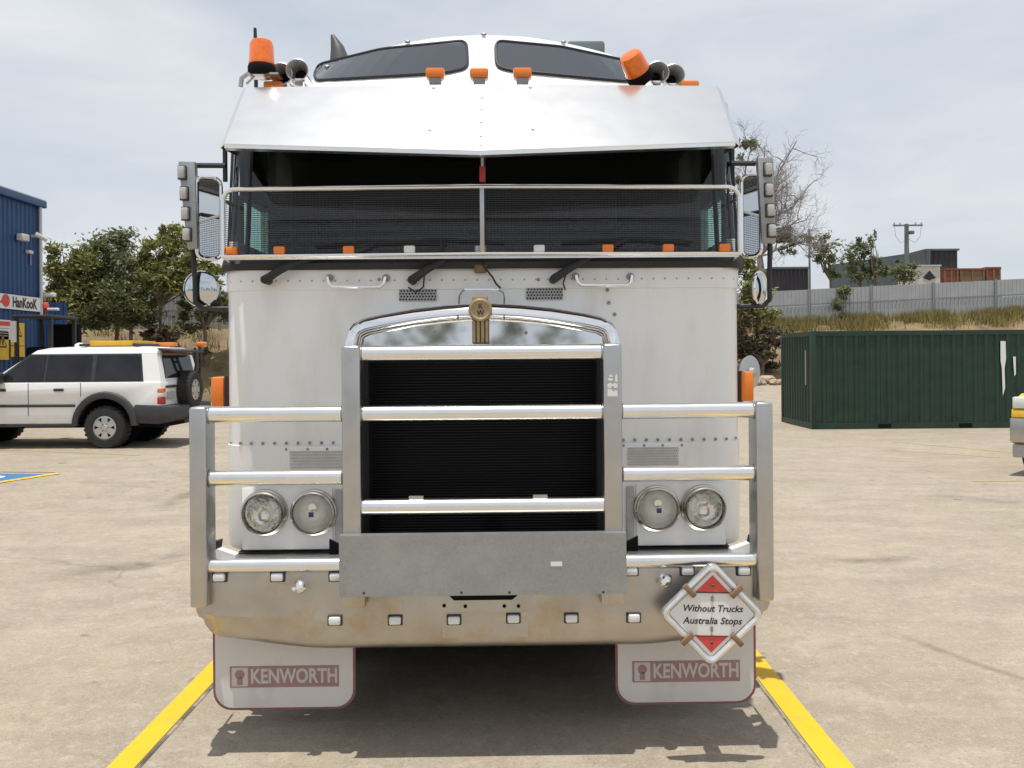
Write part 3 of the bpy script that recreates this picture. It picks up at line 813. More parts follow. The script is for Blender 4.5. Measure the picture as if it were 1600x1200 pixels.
# hazard boards
def wall_board(name, label, px, py, w, h, m, group=None):
    q = wall_pt(px, py, 0.05)
    t = thing(name, label, 'sign', q, group=group)
    part('board', MB().box(0, 0.02, -w / 2, w / 2, -h / 2, h / 2), m, t, smooth=False)
    return t
def warn(t, z, w):
    part('triangle', MB().prism([(-w * 0.38, -w * 0.30), (w * 0.38, -w * 0.30), (0, w * 0.45)], 0.003), M['blackp'], t, (0.026, 0, z), (0, 0, rad(90)))
    part('triangle_centre', MB().prism([(-w * 0.25, -w * 0.22), (w * 0.25, -w * 0.22), (0, w * 0.30)], 0.003), M['ylw'], t, (0.030, 0, z), (0, 0, rad(90)))
    part('mark', MB().box(0.031, 0.034, -0.03, 0.03, z - w * 0.18, z + w * 0.16), M['blackp'], t)
t = wall_board('hazard_sign', 'orange warning board with a black triangle on the blue workshop, higher one', 27, 522, 0.62, 0.62, M['ylw'], 'yellow warning boards on the blue workshop')
warn(t, 0.08, 0.5)
part('caption_panel', MB().box(0.0, 0.022, -0.31, 0.31, -0.62, -0.33), M['ylw'], t, smooth=False)
t = wall_board('hazard_sign', 'yellow warning board under the white danger notice, at the frame edge', 3, 540, 0.55, 0.75, M['ylw'], 'yellow warning boards on the blue workshop')
warn(t, 0.1, 0.5)
t = wall_board('danger_notice', 'white danger notice with a red heading on the blue workshop', 5, 515, 0.6, 0.52, M['whitep'])
part('heading', MB().box(0.021, 0.024, -0.27, 0.27, 0.10, 0.22), M['red'], t)
for k in range(4): part('text_line', MB().box(0.021, 0.0235, -0.22, 0.22 - 0.05 * (k % 2), 0.02 - k * 0.065, 0.045 - k * 0.065), M['greyp'], t)
# wall light and cameras
q = wall_pt(29, 371, 0.02)
t = thing('wall_floodlight', 'small cream floodlight box high on the blue workshop wall', 'floodlight', q)
part('housing', MB().box(0.06, 0.24, -0.16, 0.16, -0.09, 0.09, 0.02), M['cream'], t)
part('bracket', MB().box(0, 0.08, -0.04, 0.04, -0.05, 0.05), M['grey'], t)
q = wall_pt(50, 371, 0.02)
t = thing('security_camera', 'white security camera by the upper corner of the blue workshop', 'camera', q)
part('arm', MB().tube([(0, 0, 0.04), (0.22, 0, 0.03)], 0.035, 8), M['cream'], t)
part('housing', MB().tube([(0.2, -0.12, 0.08), (0.34, 0.16, -0.05)], 0.06, 10), M['cream'], t)
q = wall_pt(44, 394, 0.02)
t = thing('wall_sensor', 'small pale sensor below the security camera on the workshop', 'sensor', q)
part('body', MB().box(0, 0.12, -0.1, 0.1, -0.04, 0.05, 0.015), M['cream'], t)
part('cable_conduit', MB().tube([(0.02, 0.12, 0.02), (0.02, 0.12, -0.35)], 0.02, 6), M['grey'], t)
# flat blue store behind
d = 26.5; b = P(105, 545, d); zt2 = P(105, 473, d).z - gz(b.x, d)
t = thing('blue_store', 'lower blue steel store behind the workshop corner', 'store', (b.x, d, gz(b.x, d)), rad(29))
part('front_wall', corrugated(3.2, zt2, 0.22, 0.03), M['blue'], t, (-3.2, 0, 0), smooth=False)
box_on(t, 'body', -3.2, -0.01, 0.06, 3.0, 0, zt2 - 0.01, M['blue'])
q = wall_pt(63, 461, 0.02)
t = thing('corner_lamp', 'white strip lamp sticking out from the workshop corner', 'lamp', P(64, 461, SC + 0.1))
part('housing', MB().box(0, 0.42, -0.09, 0.09, -0.05, 0.06, 0.03), M['whitep'], t)
part('bracket', MB().box(-0.1, 0.05, -0.03, 0.03, -0.03, 0.03), M['grey'], t)

# forklift between workshop and four wheel drive
d = 21.0; s = d / F
fx = (72 - 800) * s
t = thing('forklift', 'dark forklift with a red beacon parked before the blue workshop', 'forklift', (fx, d, gz(fx, d)))
zr = P(72, 498, d).z - gz(fx, d)
part('roof_guard', MB().box(-0.5, 0.46, -0.6, 0.7, zr, zr + 0.07, 0.02), M['charcoal'], t)
for x in (-0.44, 0.40):
    for y in (-0.5, 0.6): part('pillar', MB().box(x - 0.04, x + 0.04, y - 0.04, y + 0.04, 1.0, zr), M['charcoal'], t)
part('body', MB().box(-0.55, 0.52, -1.1, 0.9, 0.3, 1.15, 0.1), M['ylw'], t)
part('seat', MB().box(-0.28, 0.24, -0.45, 0.2, 1.15, 1.95, 0.08), M['flatblack'], t)
for x in (-0.36, -0.2, 0.12, 0.3): part('mast_channel', MB().box(x - 0.06, x + 0.06, 0.9, 1.05, 0.1, zr - 0.1), M['flatblack'], t)
part('load_backrest', MB().box(-0.34, 0.36, 0.72, 0.8, 1.2, zr - 0.12), M['flatblack'], t)
part('label_strip', MB().box(-0.50, -0.38, -0.64, -0.605, zr - 0.60, zr - 0.08), M['cream'], t)
part('beacon_stem', MB().tube([(0.0, 0, zr + 0.07), (0.0, 0, zr + 0.24)], 0.05, 8), M['rustred'], t)
part('beacon', MB().lathe([(0.075, 0), (0.075, 0.1), (0.05, 0.15), (0, 0.16)], 12), M['red'], t, (0, 0, zr + 0.26))
part('work_lamp', MB().box(0.05, 0.33, -0.05, 0.05, zr + 0.2, zr + 0.27, 0.02), M['whitep'], t)
for x in (-0.5, 0.47):
    for y in (-0.8, 0.65):
        part('wheel', MB().lathe([(0, -0.1), (0.2, -0.1), (0.29, -0.08), (0.29, 0.08), (0.2, 0.1), (0, 0.1)], 18), M['tyre'], t, (x, y, 0.29), (0, rad(90), 0))
for x in (-0.3, 0.25): part('fork', MB().box(x - 0.06, x + 0.06, 1.05, 2.1, 0.08, 0.13), M['flatblack'], t)

# ------------------------------------------------------------------ green container on the right
dC = 21.3; c0 = P(1268, 672, dC); s = dC / F
zb = gz(c0.x + 2, dC)
Hc, Lc, Wc = 155 * s, 6.06, 2.44
t = thing('green_container', 'dark green corrugated shipping container on the right of the yard', 'container', (c0.x, dC, c0.z))
part('long_side', corrugated(Lc - 0.24, Hc - 0.30, 0.276, 0.036), M['greenc'], t, (0.12, 0.04, 0.17), smooth=False)
part('back_side', corrugated(Lc - 0.24, Hc - 0.30, 0.276, 0.036), M['greenc'], t, (Lc - 0.12, Wc - 0.04, 0.17), (0, 0, rad(180)), smooth=False)
part('end_wall', corrugated(Wc - 0.2, Hc - 0.30, 0.20, 0.036), M['greenc'], t, (0.04, Wc - 0.1, 0.17), (0, 0, rad(-90)), smooth=False)
part('far_end', corrugated(Wc - 0.2, Hc - 0.30, 0.20, 0.036), M['greenc'], t, (Lc - 0.04, 0.1, 0.17), (0, 0, rad(90)), smooth=False)
part('roof', MB().box(0.05, Lc - 0.05, 0.05, Wc - 0.05, Hc - 0.06, Hc - 0.03), M['greenc'], t)
for y in (0, Wc - 0.07):
    part('top_rail', MB().box(0.12, Lc - 0.12, y, y + 0.07, Hc - 0.13, Hc - 0.01), M['greenc'], t)
    part('bottom_rail', MB().box(0.12, Lc - 0.12, y, y + 0.06, 0.02, 0.17), M['greenc'], t)
for x in (0, Lc - 0.07):
    part('end_rail', MB().box(x, x + 0.07, 0.1, Wc - 0.1, Hc - 0.13, Hc - 0.01), M['greenc'], t)
    part('end_rail', MB().box(x, x + 0.06, 0.1, Wc - 0.1, 0.02, 0.17), M['greenc'], t)
for x in (0, Lc - 0.12):
    for y in (0, Wc - 0.12):
        part('corner_post', MB().box(x, x + 0.12, y - 0.003, y + 0.123, 0.0, Hc, 0.012), M['greenc'], t)
for x in (1.86, 3.93): part('fork_pocket', MB().box(x - 0.17, x + 0.17, -0.004, 0.02, 0.035, 0.145), M['flatblack'], t)
part('floor', MB().box(0.05, Lc - 0.05, 0.06, Wc - 0.06, 0.12, 0.16), M['rust'], t)
mb = MB()
wx = (1567 - 1268) * s
mb.prism([(wx - .06, Hc - 0.30), (wx + .07, Hc - 0.30), (wx + .08, Hc - 0.75), (wx + .04, Hc - 1.0), (wx + .05, Hc - 1.5), (wx - .01, Hc - 1.70), (wx - .03, Hc - 1.0), (wx - .06, Hc - .8)], 0.004)
part('white_marking', mb, M['whitep'], t, (0, -0.003, 0))
wx = (1584 - 1268) * s
part('white_marking', MB().prism([(wx - .02, Hc - 0.70), (wx + .05, Hc - 0.70), (wx + .05, Hc - 1.15), (wx + .01, Hc - 1.20)], 0.004), M['whitep'], t, (0, -0.003, 0))
part('scratch', MB().box(-0.003, 0.003, 0.42, 0.47, Hc - 1.4, Hc - 0.5), M['greyp'], t)

# ------------------------------------------------------------------ vehicles: helper for wheels
def road_wheel(root, x, y, r, w, sgn, name='wheel', rimr=0.55, spokes=6, rotz=None):
    """axle along local x of root"""
    rt = (0, rad(90) * sgn, 0) if rotz is None else rotz
    n = 30
    tm = MB(); tm.lathe([(r * rimr, -w / 2), (r * 0.93, -w / 2), (r, -w * 0.36), (r, w * 0.36), (r * 0.93, w / 2), (r * (rimr + 0.06), w / 2 + 0.006), (r * rimr, w / 2 - 0.01), (r * rimr, -w / 2)], n)
    for k in range(26):       # tread blocks
        a = 2 * math.pi * k / 26
        tm.box(-0.022 * r / 0.38, 0.022 * r / 0.38, -0.0, 0.012, -w * 0.42, w * 0.42, mtx=Matrix.Rotation(a, 4, 'Z') @ Matrix.Translation((0, r - 0.002, 0)))
    ty = part(name, tm, M['tyre'], root, (x, y, r), rt)
    rm = MB(); rm.lathe([(r * rimr * 1.0, w / 2 - 0.012), (r * rimr * 0.93, w / 2 - 0.01), (r * rimr * 0.9, w / 2 - 0.07), (0, w / 2 - 0.09)], n)
    part('rim_dish', rm, M['charcoal'], ty)
    sm = MB()
    sm.lathe([(r * rimr * 1.0, w / 2 - 0.008), (r * rimr * 0.88, w / 2 - 0.004), (r * rimr * 0.86, w / 2 - 0.04)], n)
    sm.lathe([(r * 0.15, w / 2 - 0.08), (r * 0.15, w / 2 - 0.015), (r * 0.11, w / 2 - 0.004), (0, w / 2 - 0.004)], 16)
    for k in range(spokes):
        a = 2 * math.pi * k / spokes
        sm.prism([(-0.045 * r / .38, r * 0.1), (0.045 * r / .38, r * 0.1), (0.062 * r / .38, r * rimr * 0.93), (-0.062 * r / .38, r * rimr * 0.93)], 0.035,
                 mtx=Matrix.Rotation(a, 4, 'Z') @ Matrix(((1, 0, 0, 0), (0, 0, 1, 0), (0, -1, 0, w / 2 - 0.01), (0, 0, 0, 1))))
    part('rim', sm, M['alloy'], ty)
    return ty

# ------------------------------------------------------------------ white four wheel drive
# local axes: +x forward, side seen by the camera is -y
def quad(name, pts, m, root, th=0.014):
    t = bmesh.new(); t.faces.new([t.verts.new(p) for p in pts])
    mb = MB(); mb._add(t)
    return solid(part(name, mb, m, root, smooth=False), th, 0)
def suv():
    xr, yr = gpt(168, 700)
    yaw = rad(180 - 1.5)
    # rear wheel (near side) stands at (xr, yr)
    WB, HW, TRK = 2.97, 0.90, 0.80
    R = Matrix.Rotation(yaw, 4, 'Z')
    off = R @ Vector((0, TRK, 0))          # near side is +y after the turn
    root = thing('four_wheel_drive', 'white four wheel drive wagon with a spare wheel on its back door', 'car', (xr - off.x, yr - off.y, gz(xr, yr)), yaw)
    # x = 0 at the rear axle
    def arch(cx, r, n=9, z0=0.52):
        out = []
        for i in range(n + 1):
            a = math.pi * i / n
            out.append((cx - r * math.cos(a), z0 + max(0, r * math.sin(a)) * 0.98))
        return out
    low = [(-1.02, 0.56)] + [(-0.95, 0.50)] + arch(0, 0.50, z0=0.47) + [(0.56, 0.44), (WB - 0.56, 0.44)] + arch(WB, 0.50, z0=0.47) + [(WB + 0.6, 0.50), (WB + 0.78, 0.60), (WB + 0.80, 1.02), (WB + 0.62, 1.10), (2.25, 1.19), (2.05, 1.21), (-1.03, 1.21)]
    mb = MB(); mb.prism(low, 2 * HW, 0.028)
    part('body', mb, M['carwhite'], root, (0, -HW, 0))
    # greenhouse: tapered loft
    def ring(z, x0, x1, hw): return [(x0, -hw, z), (x1, -hw, z), (x1, hw, z), (x0, hw, z)]
    gl = MB()
    gl.grid([ring(1.20, -1.02, 2.22, 0.875), ring(1.74, -0.90, 1.42, 0.765)], close=True)
    part('cabin_pillars', gl, M['carwhite'], root, smooth=False)
    rf = MB()
    rr_ = [ring(1.735, -0.91, 1.43, 0.768), ring(1.80, -0.90, 1.34, 0.735), ring(1.845, -0.80, 1.15, 0.64), ring(1.862, -0.6, 0.95, 0.45)]
    rf.grid(rr_, close=True); rf.box(-0.6, 0.95, -0.45, 0.45, 1.855, 1.863)
    part('roof', rf, M['carwhite'], root)
    # windows on both sides, lying on the leaning side
    def side_pt(x, z, s, o=0.006):
        hw = 0.875 + (0.765 - 0.875) * (z - 1.20) / 0.54
        return Vector((x, s * (hw + o), z))
    def win(poly, s, name='side_window', m=M['carglass'], o=0.006):
        t = bmesh.new(); t.faces.new([t.verts.new(side_pt(x, z, s, o)) for x, z in poly])
        mb = MB(); mb._add(t)
        ob = part(name, mb, m, root, smooth=False)
        solid(ob, 0.012, 0); return ob
    for s in (1, -1):
        w1 = win([(-0.66, 1.245), (0.20, 1.245), (0.20, 1.70), (-0.56, 1.70), (-0.62, 1.66)], s)
        w2 = win([(0.28, 1.245), (1.12, 1.245), (1.10, 1.70), (0.28, 1.70)], s)
        w3 = win([(1.16, 1.245), (2.0, 1.245), (1.46, 1.68), (1.36, 1.70), (1.14, 1.70)], s)
        win([(-0.70, 1.215), (2.10, 1.215), (1.46, 1.725), (-0.62, 1.725)], s, 'window_frame', M['charcoal'], 0.0)
        for x in (0.85, 1.92): # door handles
            part('door_handle', MB().box(x - 0.09, x + 0.09, HW, HW + 0.03, 1.05, 1.10, 0.01) if s > 0 else MB().box(x - 0.09, x + 0.09, -HW - 0.03, -HW, 1.05, 1.10, 0.01), M['charcoal'], root)
        for x in (0.45, 1.42, 2.32): part('door_gap', MB().box(x - 0.006, x + 0.006, s * HW - 0.004, s * HW + 0.003, 0.60 if x > 0.5 else 0.95, 1.20), M['charcoal'], root)
        part('rub_strip', MB().box(0.55, 2.5, min(s * HW, s * (HW + 0.02)), max(s * HW, s * (HW + 0.02)), 0.76, 0.81, 0.008), M['charcoal'], root)
        part('lower_trim', MB().box(0.55, 2.45, min(s * (HW - 0.05), s * (HW + 0.012)), max(s * (HW - 0.05), s * (HW + 0.012)), 0.40, 0.46, 0.01), M['charcoal'], root)
        for cx in (0, WB):      # flares
            fl = MB(); rows = []
            for ro, yo in ((0.50, HW - 0.06), (0.495, HW + 0.05), (0.535, HW + 0.065), (0.60, HW + 0.05), (0.625, HW - 0.005)):
                rows.append([(cx - ro * math.cos(a), s * yo, 0.42 + ro * 1.0 * math.sin(a)) for a in [math.pi * (i / 16) for i in range(17)]])
            fl.grid(rows)
            part('wheel_flare', fl, M['charcoal'], root)
            part('wheel_well', MB().grid([[(cx - 0.492 * math.cos(a), s * yy, 0.44 + 0.492 * math.sin(a)) for a in [math.pi * i / 16 for i in range(17)]] for yy in (HW - 0.005, HW - 0.42)]).tube([(cx, s * (HW - 0.42), 0.47), (cx, s * (HW - 0.43), 0.47)], 0.492, 20), M['flatblack'], root)
        part('mirror', MB().box(1.85, 2.05, s * 1.0 - 0.1, s * 1.0 + 0.1, 1.2, 1.4, 0.04), M['charcoal'], root)
        # tail lamps
        z0 = 0.80
        yl = s * (HW - 0.09)
        part('tail_lamp', MB().box(-1.045, -0.96, yl - 0.085, yl + 0.096, 0.80, 0.93, 0.012), M['dkred'], root)
        part('tail_lamp', MB().box(-1.046, -0.96, yl - 0.085, yl + 0.096, 0.935, 1.005, 0.012), M['clear'], root)
        part('tail_lamp', MB().box(-1.045, -0.96, yl - 0.085, yl + 0.096, 1.01, 1.09, 0.012), M['amber'], root)
    # rear
    quad('rear_window', [(-1.012, -0.66, 1.27), (-1.012, 0.66, 1.27), (-0.925, 0.60, 1.69), (-0.925, -0.60, 1.69)], M['carglass'], root)
    part('rear_spoiler', MB().prism([(-1.20, 1.79), (-0.86, 1.83), (-0.86, 1.80), (-1.20, 1.745)], 1.36, 0.006), M['charcoal'], root, (0, -0.68, 0))
    part('spoiler_lip', MB().box(-1.06, -0.93, -0.6, 0.6, 1.70, 1.745, 0.01), M['rust'], root)
    part('rear_bumper', MB().prism([(-1.20, 0.50), (-1.24, 0.56), (-1.24, 0.76), (-1.0, 0.78), (-0.55, 0.80), (-0.50, 0.62), (-0.56, 0.46), (-1.0, 0.44)], 2 * HW + 0.06, 0.025), M['charcoal'], root, (0, -HW - 0.03, 0))
    part('tow_bar', MB().box(-1.42, -1.1, -0.05, 0.05, 0.40, 0.47), M['rust'], root)
    part('number_plate', MB().box(-1.06, -1.035, 0.38, 0.66, 0.88, 1.02), M['greyp'], root)
    part('plate_lamp_bar', MB().box(-1.07, -1.035, 0.3, 0.72, 1.09, 1.14, 0.01), M['charcoal'], root)
    road_wheel(root, -1.15, -0.10, 0.36, 0.24, 1, 'spare_wheel', rotz=(0, rad(-90), 0)).location.z = 1.03
    part('spare_carrier', MB().box(-1.10, -1.03, -0.18, -0.02, 0.75, 1.25), M['charcoal'], root)
    # ladder / pole with an orange lamp
    lm = MB(); lm.tube([(-1.12, -0.55, 1.1), (-1.18, -0.55, 1.5), (-1.16, -0.55, 1.86)], 0.03, 8); lm.tube([(-1.12, -0.32, 1.1), (-1.18, -0.32, 1.5), (-1.16, -0.32, 1.84)], 0.03, 8)
    for z in (1.25, 1.45, 1.65): lm.tube([(-1.16, -0.55, z), (-1.16, -0.32, z)], 0.02, 6)
    part('rear_ladder', lm, M['charcoal'], root)
    part('orange_lamp', MB().box(-1.26, -1.10, -0.70, -0.50, 1.86, 1.96, 0.03), M['amber'], root)
    part('roof_bar', MB().box(0.55, 0.63, -0.62, 0.62, 1.87, 1.92, 0.01), M['charcoal'], root)
    part('roof_bar', MB().box(-0.45, -0.37, -0.62, 0.62, 1.87, 1.92, 0.01), M['charcoal'], root)
    part('roof_sign_board', MB().box(-0.30, 0.52, -0.50, 0.45, 1.88, 1.975, 0.01), M['ylw'], root)
    part('roof_lamp', MB().box(-0.75, -0.33, -0.50, -0.30, 1.88, 1.95, 0.02), M['amber'], root)
    part('roof_dome', MB().lathe([(0.10, 0), (0.09, 0.05), (0.04, 0.085), (0, 0.09)], 12), M['whitep'], root, (0.9, 0.1, 1.86))
    # front end
    quad('windscreen', [(2.17, -0.80, 1.245), (2.17, 0.80, 1.245), (1.47, 0.70, 1.71), (1.47, -0.70, 1.71)], M['carglass'], root)
    part('front_bumper', MB().box(WB + 0.58, WB + 0.92, -HW - 0.02, HW + 0.02, 0.46, 0.74, 0.05), M['charcoal'], root)
    part('front_grille', MB().box(WB + 0.78, WB + 0.815, -0.45, 0.45, 0.78, 1.0, 0.01), M['charcoal'], root)
    for y in (-0.68, 0.68): part('headlamp', MB().box(WB + 0.76, WB + 0.82, y - 0.17, y + 0.17, 0.80, 0.99, 0.02), M['clear'], root)
    part('underbody', MB().box(-0.95, WB + 0.6, -0.62, 0.62, 0.36, 0.60), M['flatblack'], root)
    for cx in (0, WB):
        for s in (1, -1):
            wh = road_wheel(root, cx, s * TRK, 0.385, 0.27, 1, rotz=(rad(-90 * s), 0, 0))
    return root
suv()

# ------------------------------------------------------------------ yellow utility at the right edge
def yellow_ute():
    # front faces left; near front corner about 11.6 m out
    x0 = (1583 - 800) * 11.6 / F
    root = thing('yellow_utility', 'yellow utility truck with a pale steel front bumper at the right edge', 'truck', (x0 + 1.84 * 0.707, 11.7 - 1.84 * 0.707, gz(x0, 11.7)), rad(45))
    z = lambda py: CAMH + (HZ - (py + 783 * TR)) * 11.6 / F - gz(x0, 11.7)
    hw = 0.92
    part('front_bumper', MB().box(0.0, 0.16, 0, 2 * hw, z(692), z(654), 0.02), M['alusat'], root)
    part('lower_valance', MB().box(0.05, 0.3, 0.02, 2 * hw - 0.02, z(716), z(695), 0.02), M['greyp'], root)
    part('body_front', MB().prism([(0.05, z(653)), (0.07, z(641)), (0.12, z(640)), (0.12, z(652))], 2 * hw - 0.02, 0.008), M['ylw'], root, (0, 0.01, 0))
    def arch(cx, r, n=8):
        return [(cx - r * math.cos(math.pi * i / n), 0.48 + r * math.sin(math.pi * i / n)) for i in range(n + 1)]
    low = [(0.10, 0.45)] + arch(0.85, 0.42) + [(1.4, 0.42), (3.1, 0.42)] + arch(3.75, 0.42) + [(4.6, 0.5), (4.62, 1.05), (1.62, 1.15), (0.6, 1.14), (0.16, 1.05)]
    part('body', MB().prism(low, 2 * hw, 0.02), M['ylw'], root)
    def ring(zz, a, b, h): return [(a, hw - h, zz), (b, hw - h, zz), (b, hw + h, zz), (a, hw + h, zz)]
    part('cabin', MB().grid([ring(1.13, 1.3, 3.0, 0.88), ring(1.72, 1.9, 2.85, 0.76)], close=True).box(1.9, 2.85, hw - 0.76, hw + 0.76, 1.70, 1.76, 0.02), M['ylw'], root, smooth=False)
    quad('windscreen', [(1.325, hw - 0.80, 1.16), (1.325, hw + 0.80, 1.16), (1.865, hw + 0.70, 1.69), (1.865, hw - 0.70, 1.69)], M['carglass'], root)
    for sg_ in (-1, 1):
        quad('side_window', [(1.60, hw + sg_ * 0.874, 1.19), (2.85, hw + sg_ * 0.874, 1.19), (2.75, hw + sg_ * 0.778, 1.66), (2.02, hw + sg_ * 0.778, 1.66)], M['carglass'], root)
    part('tray', MB().box(3.05, 4.7, -0.02, 2 * hw + 0.02, 1.06, 1.3, 0.02), M['alusat'], root)
    for y in (0.16, 2 * hw - 0.16):
        part('headlamp', MB().box(0.06, 0.3, y - 0.14, y + 0.14, z(639), z(621), 0.02), M['clear'], root)
    part('grille', MB().box(0.09, 0.16, 0.35, 2 * hw - 0.35, z(639), z(622)), M['charcoal'], root)
    for cx in (0.85, 3.75):
        for y, s in ((0.14, 1), (2 * hw - 0.14, -1)): road_wheel(root, cx, y, 0.36, 0.24, 1, rotz=(rad(90 * s), 0, 0))
    part('underbody', MB().box(0.2, 4.5, 0.3, 2 * hw - 0.3, 0.35, 0.6), M['flatblack'], root)
    return root
yellow_ute()

# ================================================================== THE TRUCK
D0 = 3.49
CX0, CXS = -0.126, 0.014
truck = thing('prime_mover', 'white cab over prime mover truck with a polished alloy bull bar', 'truck', (CX0, D0, 0), math.atan(CXS))
def S(hp, py, d):
    """half width (px) and height at depth d in truck axes"""
    return hp * d / F, d - D0, CAMH + (HZ - py) * d / F
def T(px, py, d):
    w = P(px, py, d)
    return Vector((w.x - (CX0 - (d - D0) * CXS), d - D0, w.z))
def Zt(py, d): return CAMH + (HZ - py) * d / F

HALF = 1.212
def plan(half, yf, yb, r, n=7):
    pts = [(-half, yb)]
    for i in range(n + 1):
        a = math.pi / 2 * i / n
        pts.append((-half + r - r * math.cos(a), yf + r - r * math.sin(a)))
    k = 8
    for i in range(1, k):
        pts.append((-half + r + (2 * half - 2 * r) * i / k, yf))
    for i in range(n + 1):
        a = math.pi / 2 * i / n
        pts.append((half - r + r * math.sin(a), yf + r - r * math.cos(a)))
    pts.append((half, yb)); return pts
YF = 0.36
def shell(name, levels, m, yb=2.45, r=0.14):
    rows = [[(x, y, z) for x, y in plan(HALF + o, YF + yo - o, yb, r)] for z, o, yo in levels]
    return part(name, MB().grid(rows), m, truck, ang=50)
zc1, zc2, z0, z1 = Zt(451, 3.85), Zt(693, 3.85), Zt(858, 3.85), 2.135
cab = shell('cab_body', [(zc2 - 0.02, 0, 0), (zc1 + 0.02, 0, 0)], M['white'])
cowl = shell('cowl_panel', [(zc1 - 0.004, 0.0, 0.01), (zc1, 0.006, 0), (z1 - 0.04, 0.006, 0), (z1 - 0.015, 0.004, 0.01), (z1, 0.0, 0.04), (z1, -0.05, 0.12)], M['white'])
lowp = shell('lower_panel', [(z0, 0.0, 0.03), (z0 + 0.015, 0.003, 0.006), (z0 + 0.04, 0.005, 0.0), (zc2, 0.006, 0), (zc2 + 0.003, 0.0, 0.01)], M['white'])
for s in (-1, 1):      # lower skirt and body behind the wheel arch
    part('side_skirt', MB().box(s * HALF - 0.02, s * HALF + 0.0, 1.95, 2.45, 0.62, z0 + 0.01), M['white'], truck)
part('cab_back', MB().box(-HALF + 0.01, HALF - 0.01, 2.44, 2.47, 0.8, 2.95), M['white'], truck)
part('cab_floor', MB().box(-HALF + 0.03, HALF - 0.03, 0.55, 2.43, 0.80, 0.86), M['flatblack'], truck)
part('dashboard', MB().box(-1.15, 1.15, 0.52, 0.95, 1.98, 2.11, 0.03), M['interior'], truck)
part('interior_wall', MB().box(-1.17, 1.17, 1.55, 1.58, 0.9, 2.95), M['interior'], truck)
part('interior_ceiling', MB().box(-1.17, 1.17, 0.62, 1.58, 2.86, 2.88), M['interior'], truck)
for x in (-0.6, 0.6):
    st = part('seat', MB().box(x - 0.25, x + 0.25, 1.15, 1.30, 1.6, 2.38, 0.06), M['interior'], truck)
    part('headrest', MB().box(x - 0.14, x + 0.14, 1.16, 1.27, 2.40, 2.58, 0.04), M['interior'], st)
mt = Matrix.Translation((-0.6, 0.92, 2.16)) @ Matrix.Rotation(rad(-35), 4, 'X')
part('steering_wheel', MB().tube([tuple((mt @ Vector((0.23 * math.cos(a), 0.23 * math.sin(a), 0)))) for a in [2 * math.pi * i / 24 for i in range(25)]], 0.016, 8), M['interior'], truck)

# upper cab: side walls with a window each, corner and roof
for s in (-1, 1):
    xa, xb = sorted((s * (HALF - 0.04), s * HALF))
    part('side_panel', MB().box(xa, xb, 0.50, 2.45, z1 - 0.02, 2.24), M['white'], truck)
    part('side_panel', MB().box(xa, xb, 1.02, 2.45, 2.47, 2.97), M['white'], truck)
    part('door_frame', MB().box(xa, xb, 0.66, 1.02, 2.47, 2.84), M['black'], truck)
    part('side_panel', MB().box(xa, xb, 1.02, 2.45, 2.24, 2.47), M['white'], truck)
    part('door_frame', MB().box(xa, xb, 0.55, 0.60, 2.24, 2.47), M['black'], truck)
    part('side_window', MB().box(s * (HALF - 0.02) - 0.003, s * (HALF - 0.02) + 0.003, 0.56, 1.02, 2.24, 2.47), M['sideglass'], truck)
# windscreen panes, wrapped at the corner
zs0, zs1 = 2.09, 2.93
def ws_plan(t, o=0.0):
    yf = 0.44 + 0.13 * t + o; pts = []
    r = 0.13
    half = HALF + 0.022
    pts.append((0.012, yf - 0.02))
    for i in range(1, 6): pts.append((0.012 + (half - r - 0.012) * i / 5, yf - 0.02 + 0.02 * i / 5))
    for i in range(1, 8):
        a = math.pi / 2 * i / 7
        pts.append((half - r + r * math.sin(a), yf + r - r * math.cos(a)))
    return pts
for s in (-1, 1):
    rows = []
    for k in range(5):
        t = k / 4; rows.append([(s * x, y, zs0 + (zs1 - zs0) * t) for x, y in ws_plan(t)])
    part('windscreen_pane', MB().grid(rows), M['glass'], truck)
    mb = MB()
    mb.tube([(s * 1.115, 0.445, zs0), (s * 1.115, 0.575, zs1)], 0.012, 8)
    part('pillar_trim', mb, M['black'], truck)
    mb = MB(); mb.tube([(s * (HALF + 0.022), 0.585, zs0 + 0.03), (s * (HALF + 0.022), 0.69, zs1 - 0.1)], 0.022, 8)
    part('corner_seal', mb, M['black'], truck)
part('windscreen_divider', MB().tube([(0, 0.415, zs0), (0, 0.545, zs1)], 0.015, 8), M['black'], truck)
part('windscreen_seal', MB().grid([[(x, y - 0.012 + dy, z) for x, y in [(-a, b) for a, b in ws_plan(0)][::-1] + ws_plan(0)] for z, dy in ((z1 - 0.05, -0.075), (z1 - 0.02, -0.085), (z1 + 0.02, -0.055), (z1 + 0.03, 0.0))]), M['black'], truck)
part('red_tag', MB().box(-0.014, 0.014, 0.395, 0.403, Zt(286, 3.92), Zt(262, 3.92), 0.003), M['redtag'], truck)
part('tag_strap', MB().box(-0.006, 0.006, 0.397, 0.402, Zt(262, 3.92), Zt(243, 3.92)), M['whitep'], truck)

